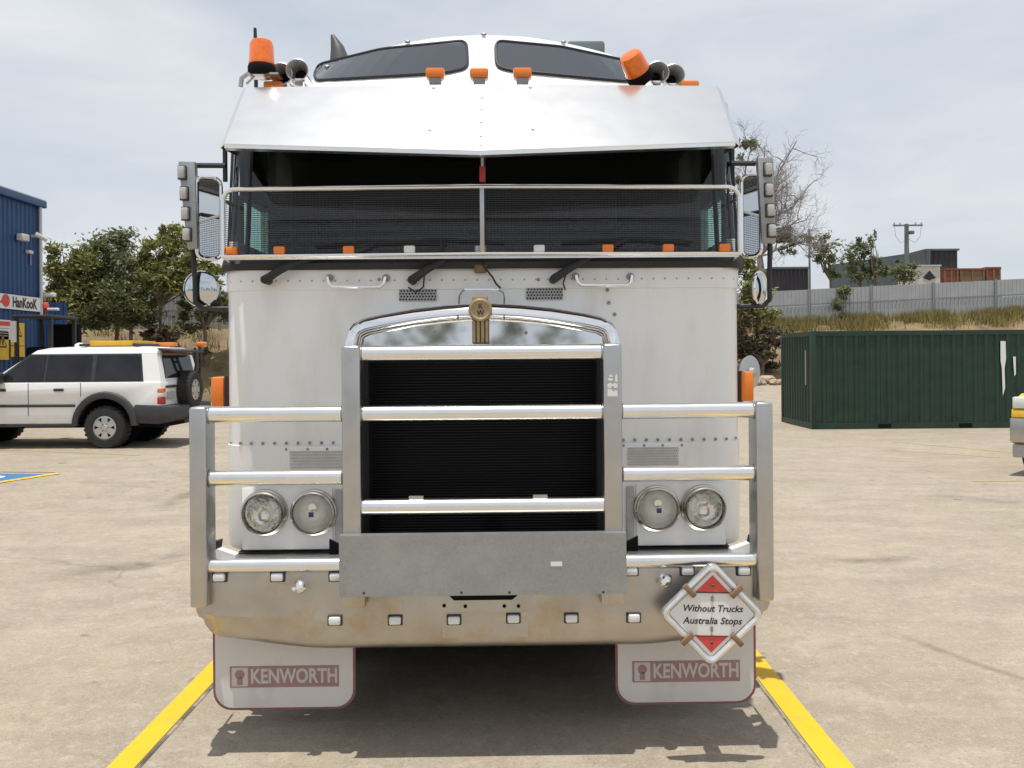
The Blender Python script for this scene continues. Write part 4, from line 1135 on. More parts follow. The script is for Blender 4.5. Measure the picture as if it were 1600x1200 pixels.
# roof: high raised roof with two windows
def ztop(x):
    x = abs(x)
    pts = [(0, 3.467), (0.25, 3.455), (0.45, 3.425), (0.66, 3.385), (0.84, 3.335), (0.95, 3.285), (1.06, 3.19), (1.15, 3.06), (1.20, 2.96)]
    for (a, za), (b, zb_) in zip(pts, pts[1:]):
        if x <= b: return za + (zb_ - za) * (x - a) / (b - a)
    return pts[-1][1]
YR0, YR1, ZR0 = 0.66, 1.12, 2.90
def roof_pt(x, t, o=0.0):
    zt_ = ztop(x)
    bul = 0.045 * math.sin(math.pi * min(1, t))
    y = YR0 + (YR1 - YR0) * t - bul + 0.22 * (abs(x) / 1.2) ** 3
    z = ZR0 + (zt_ - ZR0) * t
    return Vector((x, y - o * 0.8, z + o * 0.6))
xsr = [-1.2 + 2.4 * i / 32 for i in range(33)]
rows = [[tuple(roof_pt(x, t)) for x in xsr] for t in (0, 0.15, 0.3, 0.45, 0.6, 0.75, 0.88, 0.96)]
rows.append([(x, YR1 + 0.02 + 0.22 * (abs(x) / 1.2) ** 3, ztop(x) + 0.004) for x in xsr])
rows.append([(x, YR1 + 0.10 + 0.22 * (abs(x) / 1.2) ** 3, ztop(x)) for x in xsr])
rows.append([(x, 2.47, ztop(x) - 0.01) for x in xsr]); rows.append([(x, 2.475, 2.9) for x in xsr])
roof = part('raised_roof', MB().grid(rows), M['white'], truck, ang=60)
def inv_roof(px, py, o=0.0):
    """point of the roof front for a picture place"""
    best = None
    for it in range(2):
        pass
    d = 4.4; x = t = 0
    for _ in range(30):
        w = T(px, py, d); x = w.x
        t = (w.z - ZR0) / (ztop(x) - ZR0)
        q = roof_pt(x, t); d = q.y + D0
    return roof_pt(x, t, o)
def roof_window(pts):
    t = bmesh.new()
    # rounded polygon, subdivided so that it follows the bulge
    n = len(pts); out = []
    for i in range(n):
        p0, p1, p2 = Vector(pts[i - 1]), Vector(pts[i]), Vector(pts[(i + 1) % n])
        rr_ = 12
        a = p1 + (p0 - p1).normalized() * min(rr_, (p0 - p1).length * .45); b = p1 + (p2 - p1).normalized() * min(rr_, (p2 - p1).length * .45)
        for k in range(5):
            u = k / 4; out.append(a * (1 - u) ** 2 + p1 * 2 * u * (1 - u) + b * u * u)
    # add intermediates on long edges
    full = []
    for i in range(len(out)):
        a, b = out[i], out[(i + 1) % len(out)]
        k = max(1, int((b - a).length / 22))
        for j in range(k): full.append(a.lerp(b, j / k))
    return full
ZR_L = [(494, 129), (500, 104), (600, 79), (733, 65), (735, 108), (700, 116)]
ZR_R = [(778, 65), (880, 74), (990, 97), (1016, 125), (985, 128), (800, 112), (779, 106)]
for pl in (ZR_L, ZR_R):
    ring = roof_window(pl)
    P3 = [inv_roof(p.x, p.y, 0.008) for p in ring]
    t = bmesh.new()
    f = t.faces.new([t.verts.new(p) for p in P3])
    bmesh.ops.triangulate(t, faces=[f])
    mb = MB(); mb._add(t)
    w = part('roof_window', mb, M['dkglass'], roof, smooth=False)
    part('window_rubber', MB().tube([tuple(p) for p in P3 + [P3[0]]], 0.008, 6, cap=False), M['black'], roof)
mb = MB()
for x in (-0.42, 0.0, 0.44, -0.88):
    mb.lathe([(0, .016), (.012, .012), (.015, 0)], 8, Matrix.Translation(roof_pt(x, 0.975) + Vector((0, -0.01, 0.0))) @ Matrix.Rotation(rad(40), 4, 'X'))
part('roof_bolts', mb, M['grey'], roof)['kind'] = 'stuff'

# drop visor
vis_rows = []
VN = 24
zvt, zvb_c, zvb_s = Zt(136, 3.97), Zt(236, 3.56), Zt(223, 3.62)
def vis(x, t):
    """t 0 = top, 1 = bottom edge"""
    a = abs(x) / 1.13
    yt, ybm = 0.48 + 0.0, 0.07 + 0.06 * a
    zt_, zb_ = zvt + 0.012 * (1 - a), zvb_c + (zvb_s - zvb_c) * a
    return (x * (1.02 - 0.01 * t) , yt + (ybm - yt) * t, zt_ + (zb_ - zt_) * t)
xv = [-1.10 + 2.20 * i / VN for i in range(VN + 1)]
half_rows = lambda x0, x1: [[vis(x0 + (x1 - x0) * i / 8, k / 6) for i in range(9)] for k in range(7)]
for a, b in ((-1.10, -0.0), (0.0, 1.10)):
    v_ = part('sun_visor', MB().grid(half_rows(a, b)), M['visor'], truck, smooth=False); solid(v_, 0.006, 0)
lip = MB()
lip.grid([[(x, y, z) for x, y, z in [vis(x, 1) for x in xv]], [(x, y + 0.0, z - 0.016) for x, y, z in [vis(x, 1) for x in xv]], [(x, y + 0.03, z - 0.02) for x, y, z in [vis(x, 1) for x in xv]]])
lo = part('visor_lip', lip, M['alu'], truck, ang=20)
for s in (-1, 1):
    a0, a1 = Vector(vis(s * 1.10, 0)), Vector(vis(s * 1.10, 1))
    mb = MB(); mb.grid([[tuple(a0), tuple(a1)], [tuple(a0 + Vector((s * 0.026, 0.025, -0.01))), tuple(a1 + Vector((s * 0.026, 0.025, -0.01)))], [tuple(a0 + Vector((s * 0.034, 0.12, -0.05))), tuple(a1 + Vector((s * 0.034, 0.30, 0.02)))]])
    e = part('visor_end', mb, M['alu'], truck, smooth=False); solid(e, 0.005, 0)
mb = MB()
for t in (0.22, 0.40, 0.60, 0.80, 0.93):
    q = Vector(vis(0, t)); mb.lathe([(0, .003), (.004, .002), (.005, 0)], 8, Matrix.Translation(q + Vector((0, -0.003, 0.003))) @ Matrix.Rotation(rad(48), 4, 'X'))
for px, t in ((674, 0.05), (830, 0.05), (674, 0.72), (830, 0.72)):
    q = Vector(vis((px - 752) * 3.75 / F, t)); mb.lathe([(0, .004), (.006, .003), (.007, 0)], 8, Matrix.Translation(q + Vector((0, -0.003, 0.003))) @ Matrix.Rotation(rad(48), 4, 'X'))
part('visor_rivets', mb, M['grey'], truck)['kind'] = 'stuff'
# roof under the visor
part('roof_front', MB().grid([[(x, y, 2.90) for x, y in plan(HALF, 0.60, 1.0, 0.14)], [(x, y, 3.0) for x, y in plan(HALF - 0.01, 0.62, 1.0, 0.14)], [(x, y + 0.1, 3.02) for x, y in plan(HALF - 0.12, 0.62, 1.0, 0.05)]]), M['white'], truck)
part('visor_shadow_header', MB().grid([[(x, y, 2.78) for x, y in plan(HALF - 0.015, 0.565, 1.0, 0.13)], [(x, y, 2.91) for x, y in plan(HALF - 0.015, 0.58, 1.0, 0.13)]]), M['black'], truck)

# ---- lamps
def lamp_mesh(w, h, dep, name='marker_light'):
    return MB().box(-w / 2, w / 2, 0, dep, -h / 2, h / 2, min(w, h) * 0.22, 2).mesh(name)
def lamp(name, me, loc, m, base=True, rot=None):
    o = link(name, me, m, truck, loc, rot)
    return o
rl = lamp_mesh(0.092, 0.05, 0.07)
for px, py in ((683, 113), (752, 113), (820, 112), (1083, 131)):
    lamp('roof_marker_lamp', rl if px != 752 else rl, T(px, py, 4.06), M['amber'])
    part('lamp_foot', MB().box(-0.03, 0.03, 0.01, 0.06, -0.05, -0.024), M['grey'], truck, T(px, py, 4.06))
lamp('roof_marker_lamp', rl, T(430, 135, 4.08), M['amber'])

def beacon(loc, rot, tall):
    r = 0.062
    b = part('beacon_base', MB().lathe([(0, -0.03), (r * 1.0, -0.03), (r * 1.06, -0.01), (r * 1.06, 0.012), (r, 0.02), (0, 0.02)], 24), M['flatblack'], truck, loc, rot)
    part('beacon_dome', MB().lathe([(r, 0.021), (r * 1.02, 0.03), (r * 0.97, 0.04), (r * 0.93, tall * 0.8), (r * 0.80, tall * 0.95), (r * 0.45, tall), (0, tall)], 28), M['orange'], b)
    return b
bl = beacon(T(414, 111, 4.05), (0, 0, 0), 0.145)
mb = MB(); q = T(414, 118, 4.05); e = T(381, 137, 4.08)
mb.tube([tuple(e), tuple(e + Vector((0.005, 0, 0.04))), tuple(e + Vector((0.035, 0, 0.062))), tuple(q + Vector((0.04, 0, -0.006)))], 0.012, 8)
mb.box(q.x - 0.06, q.x + 0.09, q.y - 0.04, q.y + 0.04, q.z - 0.012, q.z - 0.003)
mb.tube([tuple(q + Vector((-0.03, 0, -0.005))), tuple(q + Vector((-0.075, 0, -0.045)))], 0.006, 6)
part('beacon_bracket', mb, M['alusat'], truck)
bq = T(1003, 116, 4.06)
beacon(bq, (rad(35), rad(-38), 0), 0.122)
part('beacon_bracket', MB().tube([tuple(bq + Vector((0.01, 0.01, -0.02))), tuple(bq + Vector((0.03, 0.03, -0.08)))], 0.014, 8), M['flatblack'], truck)
a = T(404, 46, 4.2); part('radio_aerial', MB().tube([tuple(a + Vector((0.003, 0, -0.30))), tuple(a + Vector((0.002, 0, -0.09))), tuple(a)], [0.010, 0.010, 0.008], 8), M['blackp'], truck)

def horn(px, py, d):
    q = T(px, py, d); r = 0.055
    o = part('air_horn', MB().lathe([(0.028, -0.10), (0.036, -0.05), (r * 0.9, -0.012), (r, 0.0), (r * 1.02, 0.004), (r * 0.96, 0.006), (r * 0.80, -0.012), (0.026, -0.08), (0.015, -0.3), (0.0, -0.3)], 24), M['horn'], truck, q, (rad(90), 0, 0))
    part('horn_tube', MB().lathe([(0.0, -0.45), (0.022, -0.45), (0.022, -0.3), (0.030, -0.09), (0.0285, -0.085)], 16), M['chrome'], o)
    part('horn_throat', MB().lathe([(0.0, -0.078), (0.027, -0.076)], 16), M['flatblack'], o)
    part('horn_foot', MB().box(-0.02, 0.02, -0.075, -0.03, -0.06, -0.03), M['chrome'], o, (0, 0, 0))
    return o
horn(444, 117, 4.09); horn(469, 111, 4.06); horn(1032, 112, 4.06); horn(1057, 116, 4.09)
# exhaust tip and roof box
q = T(529, 85, 5.6)
part('exhaust_tip', MB().tube([tuple(q + Vector((0.03, 0, -0.5))), tuple(q + Vector((0.028, 0, -0.06))), tuple(q + Vector((0.01, 0.0, 0.04))), tuple(q + Vector((-0.022, 0.0, 0.125)))], [0.085, 0.07, 0.045, 0.012], 12), M['darksteel'], truck)
q = T(925, 70, 5.3)
part('roof_box', MB().box(-0.14, 0.10, 0, 0.3, -0.12, 0.035, 0.02), M['slate'], truck, q)

# ---- stone guard
gy = 3.75 - D0
xg, zgt, zgb = 403 * 3.75 / F, Zt(294, 3.75), Zt(398, 3.75)
corner = [(xg - 0.05 + 0.05 * math.sin(a), zgt - 0.05 + 0.05 * math.cos(a)) for a in [math.pi / 2 * i / 6 for i in range(7)]]
pts = [(-x, gy, z) for x, z in corner][::-1]
mb = MB()
left = [(-xg, gy, zgb)] + [(-x, gy, z) for x, z in corner[::-1]]
right = [(x, gy, z) for x, z in corner] + [(xg, gy, zgb)]
mb.tube(left + [(0, gy - 0.02, zgt + 0.004)] + right, 0.0105, 10)
part('stone_guard_frame', mb, M['alu'], truck)
mb = MB(); mb.tube([(-xg - 0.01, gy, zgb), (0, gy - 0.02, zgb + 0.004), (xg + 0.01, gy, zgb)], 0.0085, 10)
mb.box(-xg, xg, gy + 0.012, gy + 0.03, zgb - 0.014, zgb + 0.0)
part('stone_guard_rail', mb, M['alu'], truck)
part('stone_guard_bar', MB().box(-0.010, 0.010, gy - 0.026, gy - 0.010, zgb, zgt, 0.002), M['alusat'], truck)
vs, fs = [], []
def wire(p, q, w):
    i = len(vs); p, q = Vector(p), Vector(q); d = (q - p).normalized()
    a = Vector((0, 1, 0)); b = d.cross(a).normalized()
    for c in (p, q):
        for k in range(3):
            an = 2 * math.pi * k / 3; vs.append(tuple(c + (a * math.cos(an) + b * math.sin(an)) * w))
    for k in range(3): fs.append((i + k, i + (k + 1) % 3, i + 3 + (k + 1) % 3, i + 3 + k))
yat = lambda x: gy - 0.02 * (1 - abs(x) / xg) + 0.004
nz = 31
for i in range(1, nz):
    z = zgb + (zgt - zgb) * i / nz
    wire((-xg, yat(xg), z), (0, yat(0), z), 0.0016); wire((0, yat(0), z), (xg, yat(xg), z), 0.0016)
nx = 150
for i in range(1, nx):
    x = -xg + 2 * xg * i / nx; wire((x, yat(x), zgb), (x, yat(x), zgt - (0.03 if i < 2 or i > nx - 2 else 0)), 0.0007)
me = bpy.data.meshes.new('wire_mesh'); me.from_pydata(vs, [], fs); me.update()
tag(link('wire_mesh', me, M['wire'], truck), kind='stuff')
ml = lamp_mesh(0.052, 0.036, 0.035)
mlw = lamp_mesh(0.052, 0.036, 0.035)
for px in (364, 438, 546, 641, 752, 844, 952, 1047, 1136):
    q = T(px, 391 if px < 752 else 388, 3.735); q.z = zgb + 0.026
    lamp('guard_lamp', mlw if px in (641, 752, 844) else ml, q, M['clear'] if px in (641, 752, 844) else M['amber'])
for px in (360, 1146): 
    q = T(px, 300, 3.76); mb = MB(); mb.lathe([(0, .008), (.011, .006), (.012, 0)], 10, Matrix.Rotation(rad(90), 4, 'X')); part('guard_bolt', mb, M['alu'], truck, q + Vector((0, 0, 0)))
for s in (-1, 1):
    part('guard_bracket', MB().tube([(s * (xg - 0.005), gy + 0.005, zgb), (s * (xg - 0.0), gy + 0.16, zgb - 0.03)], 0.01, 8), M['alu'], truck)
    part('guard_bracket', MB().tube([(s * (xg - 0.005), gy + 0.005, zgt - 0.05), (s * (xg + 0.02), gy + 0.24, zgt - 0.03)], 0.008, 8), M['alu'], truck)

# ---- wipers, grab handles, vents, rivets on the cab front
YP = YF - 0.006
for (x0, y0, x1, y1, x2, y2) in ((418, 438, 466, 411, 600, 377), (645, 438, 694, 408, 690, 374), (866, 436, 916, 406, 985, 372)):
    a = T(x0, y0, 3.80); a.y = YP - 0.06; b_ = T(x1, y1, 3.80); b_.y = YP - 0.05; c = T(x2, y2, 3.93); c.y = 0.43
    w = part('wiper_arm', MB().tube([tuple(a), tuple(a.lerp(b_, .5) + Vector((0, -.01, .004))), tuple(b_), tuple(b_.lerp(c, .4) + Vector((0, 0.0, 0.006))), tuple(c)], [0.02, 0.018, 0.013, 0.010, 0.007], 8), M['black'], truck)
    part('wiper_pivot', MB().tube([(a.x, YP + 0.01, a.z), tuple(a + Vector((0, -0.012, 0)))], 0.019, 10), M['black'], w)
    part('wiper_blade', MB().tube([tuple(c + Vector((-0.32, -0.004, -0.02))), tuple(c), tuple(c + Vector((0.30, -0.002, -0.018)))], 0.008, 6), M['black'], w)
    if x0 > 500:
        part('washer_hose', MB().tube([tuple(a + Vector((0.055, 0.035, 0.03))), tuple(a + Vector((0.05, 0.03, -0.03))), tuple(a + Vector((0.015, 0.03, -0.055))), tuple(a + Vector((-0.02, 0.04, -0.03)))] if x0 < 800 else
                                      [tuple(a + Vector((0.06, 0.035, 0.03))), tuple(a + Vector((0.045, 0.03, -0.02))), tuple(a + Vector((0.055, 0.03, -0.05)))], 0.004, 6), M['black'], w)
for s, (xa, xb) in ((-1, (516, 604)), (1, (901, 987))):
    a, b_ = T(xa, 434 if s < 0 else 431, 3.82), T(xb, 434 if s < 0 else 431, 3.82)
    dz = -0.046
    a.y = b_.y = YP - 0.002
    h = part('grab_handle', MB().tube([tuple(a), tuple(a + Vector((0, -0.05, -0.004))), tuple(a + Vector((0.006, -0.055, dz * 0.7))), tuple(a + Vector((0.022, -0.055, dz))), tuple(b_ + Vector((-0.022, -0.055, dz))), tuple(b_ + Vector((-0.006, -0.055, dz * 0.7))), tuple(b_ + Vector((0, -0.05, -0.004))), tuple(b_)], 0.0085, 10), M['chrome'], truck)
    for q in (a, b_): part('handle_foot', MB().tube([(q.x, YP + 0.004, q.z), (q.x, YP - 0.014, q.z)], 0.017, 12), M['grey'], h)
def perforated(xa, xb, ya, yb, d):
    a, b_ = T(xa, ya, d), T(xb, yb, d)
    base = part('perforated_vent', MB().box(a.x, b_.x, YP - 0.003, YP + 0.002, b_.z, a.z), M['greyp'], truck, smooth=False)
    holes = MB(); r_ = 0.0045; nx_ = 12; nz_ = 4
    for i in range(nx_):
        for k in range(nz_):
            x = a.x + (b_.x - a.x) * (i + 0.5 + 0.4 * (k % 2) - 0.2) / nx_; z = b_.z + (a.z - b_.z) * (k + 0.5) / nz_
            holes.lathe([(0, 0.0), (r_, 0.0)], 6, Matrix.Translation((x, YP - 0.0045, z)) @ Matrix.Rotation(rad(90), 4, 'X'))
    h = part('vent_holes', holes, M['flatblack'], base); h['kind'] = 'stuff'
perforated(625, 683, 453, 470, 3.85); perforated(823, 880, 450, 468, 3.85)
def vent_panel(xa, xb, ya, yb):
    d = 3.84; a, b_ = T(xa, ya, d), T(xb, yb, d)
    pl = part('vent_panel', MB().box(a.x, b_.x, YP - 0.012, YP + 0.0, b_.z, a.z, 0.002), M['white'], truck)
    w = b_.x - a.x
    gr = part('vent_mesh', MB().box(a.x + w * 0.12, b_.x - w * 0.10, YP - 0.0145, YP - 0.011, b_.z + 0.004, a.z - 0.022), M['palepanel'], pl)
    mb = MB()
    for i in range(22):
        for k in range(7):
            x = a.x + w * (0.15 + 0.73 * (i + 0.5 * (k % 2)) / 22); z = b_.z + 0.008 + (a.z - b_.z - 0.034) * k / 6
            mb.box(x - 0.0028, x + 0.0028, YP - 0.0158, YP - 0.0142, z - 0.0035, z + 0.0035)
    h = part('vent_holes', mb, M['greyp'], pl); h['kind'] = 'stuff'
    mb = MB()
    for x in (a.x + w * 0.07, a.x + w * 0.38, a.x + w * 0.66, b_.x - w * 0.05):
        mb.lathe([(0, .004), (.005, .003), (.0065, 0)], 8, Matrix.Translation((x, YP - 0.012, a.z - 0.013)) @ Matrix.Rotation(rad(90), 4, 'X'))
    h = part('vent_screws', mb, M['grey'], pl); h['kind'] = 'stuff'
vent_panel(440, 548, 697, 736); vent_panel(966, 1070, 692, 728)
def rivet(mb, x, z, r=0.0065):
    # on the rounded cab front
    xx = abs(x); rr_ = 0.146
    if xx <= HALF - 0.14: y, ang = YP, 0
    else:
        sn = min(0.999, (xx - (HALF - 0.14)) / rr_); ang = math.asin(sn); y = YP + rr_ - rr_ * math.cos(ang)
    ang *= (1 if x > 0 else -1)
    mb.lathe([(0, r * 0.7), (r * 0.7, r * 0.55), (r, 0)], 8, Matrix.Translation((x, y, z)) @ Matrix.Rotation(ang, 4, 'Z') @ Matrix.Rotation(rad(90), 4, 'X'))
mb = MB()
for i in range(44):
    x = -1.17 + 2.34 * i / 43; rivet(mb, x, Zt(437, 3.85), 0.0048)
h = part('cowl_rivets', mb, M['greyp'], truck); h['kind'] = 'stuff'
mb = MB()
for i in range(45):
    x = -1.18 + 2.36 * i / 44
    if abs(x) > 0.62: rivet(mb, x, Zt(689, 3.85), 0.0075)
for (px, py) in ((950, 453), (952, 473), (961, 491), (842, 437), (655, 437), (594, 437)):
    q = T(px, py, 3.85); rivet(mb, q.x, q.z, 0.0085)
h = part('panel_rivets', mb, M['grey'], truck); h['kind'] = 'stuff'
q = T(752, 420, 3.84); part('latch_box', MB().box(-0.028, 0.028, YP - 0.03, YP, -0.02, 0.018, 0.004), M['rust'], truck, (q.x, 0, q.z))
# wire loop and cable around the emblem
a = [T(x, y, 3.70) for x, y in ((717, 500), (717, 460), (722, 452), (733, 449), (775, 449), (787, 454), (789, 462), (788, 500))]
for p_ in a: p_.y = YP - 0.05 - (0.16 if p_.z < Zt(470, 3.85) else 0)
part('wire_loop', MB().tube([tuple(p_) for p_ in a], 0.0042, 6), M['grey'], truck)
a = [T(x, y, 3.8) for x, y in ((752, 408), (760, 420), (770, 432), (776, 443), (783, 450))]
for p_ in a: p_.y = YP - 0.035
part('cable', MB().tube([tuple(p_) for p_ in a], 0.005, 6), M['black'], truck)
part('hood_handle', MB().tube([tuple(T(727, 453, 3.8)), tuple(T(780, 453, 3.8))], 0.006, 8), M['alu'], truck, (0, -0.02, 0))

# ---- grille surround and radiator
dS = 3.62
arch = [(0, 472), (60, 475.5), (110, 481), (160, 489), (188, 495), (204, 503), (213, 515), (217.5, 533), (219, 552)]
A = [(hp * dS / F, Zt(py, dS)) for hp, py in arch]
A += [(A[-1][0], z) for z in (1.4, 1.1, 0.82)]
pathp = [(-x, z) for x, z in A[::-1]][:-1] + A
sect = [(0.0, YF + 0.0), (0.0, 0.172), (0.003, 0.163), (0.043, 0.138), (0.047, 0.137), (0.050, 0.142), (0.054, 0.158), (0.060, 0.154), (0.067, 0.158), (0.073, 0.185), (0.080, 0.24)]
rows = []
for i, (x, z) in enumerate(pathp):
    p0 = Vector(pathp[max(0, i - 1)]); p1 = Vector(pathp[min(len(pathp) - 1, i + 1)])
    d = (p1 - p0).normalized(); n = Vector((d.y, -d.x))
    k = 1.0
    rows.append([(x + n.x * o, y, z + n.y * o) for o, y in sect])
part('grille_surround', MB().grid(rows), M['chrome'], truck, ang=60)
part('grille_header', MB().prism([(-0.54, Zt(552, 3.7)), (0.54, Zt(552, 3.7))] + [(x * 0.93, z - 0.062) for x, z in A[:7]][::-1] + [(-x * 0.93, z - 0.062) for x, z in A[1:7]], 0.006), M['chrome'], truck, (0, 0.21, 0))
part('radiator', MB().box(-0.54, 0.54, 0.27, 0.33, 0.72, 1.70), M['rad'], truck)
part('grille_cheek', MB().box(-0.55, -0.50, 0.15, 0.26, 0.72, 1.70), M['rad'], truck)
part('grille_cheek', MB().box(0.50, 0.55, 0.15, 0.26, 0.72, 1.70), M['rad'], truck)
mb = MB(); NS = 72
for i in range(NS):
    z = 0.80 + (1.69 - 0.80) * i / NS; mb.box(-0.50, 0.50, 0.236, 0.25, z, z + 0.0045)
h = part('grille_slats', mb, M['radslat'], truck, smooth=False); h['kind'] = 'stuff'
# bits of chrome and small fittings in the grille header
for px in (680, 822):
    q = T(px, 520, 3.70); part('header_latch', MB().lathe([(0, .008), (.008, .005), (.008, 0)], 12), M['grey'], truck, (q.x, 0.208, q.z), (rad(90), 0, 0))
# emblem
q = T(751, 484, 3.60)
em = part('emblem_shield', MB().lathe([(0, 0.012), (0.034, 0.012), (0.042, 0.016), (0.050, 0.012), (0.052, 0.0), (0.0, -0.004)], 28), M['gold'], truck, (q.x, 0.115, q.z), (rad(90), 0, 0))
for i, x in enumerate((-0.028, -0.0095, 0.0095, 0.028)):
    part('emblem_bar', MB().box(x - 0.0065, x + 0.0065, -0.142, -0.046, -0.004, 0.008, 0.002), M['gold'], em)
part('emblem_back', MB().box(-0.036, 0.036, -0.146, -0.03, -0.012, -0.002), M['rust'], em)
part('emblem_crest', MB().box(-0.034, 0.034, 0.036, 0.058, -0.002, 0.007, 0.003), M['gold'], em)
link('emblem_letter', text_mesh('K', 0.030, bold=0.0006), M['blackp'], em, (0.001, 0.014, 0.0132))
link('emblem_letter', text_mesh('W', 0.030, bold=0.0006), M['blackp'], em, (0.001, -0.014, 0.0132))

# ---- headlights
def headlight(px, py, kind):
    q = T(px, py, 3.80); r = 0.106
    loc = (q.x, YP, q.z); rot = (rad(90), 0, 0)
    hd = part('headlight', MB().lathe([(r * 0.80, 0.02), (r * 0.82, 0.045), (r * 0.88, 0.052), (r * 0.93, 0.048), (r * 0.95, 0.03), (r, 0.026), (r * 1.02, 0.012), (r * 1.0, 0.0)], 40), M['bezel'], truck, loc, rot)
    part('reflector', MB().lathe([(0, 0.012), (r * 0.3, 0.014), (r * 0.6, 0.024), (r * 0.82, 0.042)], 32), M['reflector'] if kind == 'clear' else M['fluted'], hd)
    part('lens', MB().lathe([(r * 0.84, 0.046), (r * 0.6, 0.060), (r * 0.3, 0.068), (0, 0.070)], 32), M['lens'], hd)
    if kind == 'clear':
        part('bulb_shield', MB().lathe([(0, 0.05), (r * 0.20, 0.046), (r * 0.24, 0.03), (r * 0.1, 0.015)], 16), M['chrome'], hd, (0.0, -0.012, 0))
    else:
        part('lens_mark', MB().box(-0.011, 0.011, -0.011, 0.011, 0.066, 0.0715), M['navy'], hd)
        part('bulb_cap', MB().lathe([(0, 0.05), (r * 0.16, 0.048), (r * 0.22, 0.02)], 16), M['alu'], hd, (0, 0.03, 0))
    return hd
headlight(410, 802, 'clear'); headlight(487, 802, 'ribbed'); headlight(1027, 797, 'ribbed'); headlight(1101, 796, 'clear')
# light grey headlight panel pressed out of the lower cab
for s in (-1, 1):
    part('headlight_panel', MB().box(min(s * 0.70, s * 1.115), max(s * 0.70, s * 1.115), YP - 0.007, YP, z0 + 0.012, Zt(758, 3.84), 0.003), M['white'], truck)
    part('panel_hinge', MB().box(min(s * 0.655, s * 0.69), max(s * 0.655, s * 0.69), YP - 0.014, YP + 0.001, Zt(846, 3.84), Zt(762, 3.84), 0.003), M['greyp'], truck)
# indicators at the cab corners
for px, py in ((344, 612), (1167, 604)):
    q = T(px, py, 4.02); s = -1 if px < 800 else 1
    body = part('indicator_lamp', MB().box(-0.030, 0.030, -0.03, 0.05, -0.072, 0.072, 0.01), M['amber'], truck, q)
    part('indicator_base', MB().box(-0.012, 0.022, -0.015, 0.07, -0.075, 0.075), M['black'], body, (-s * 0.042, 0, 0))

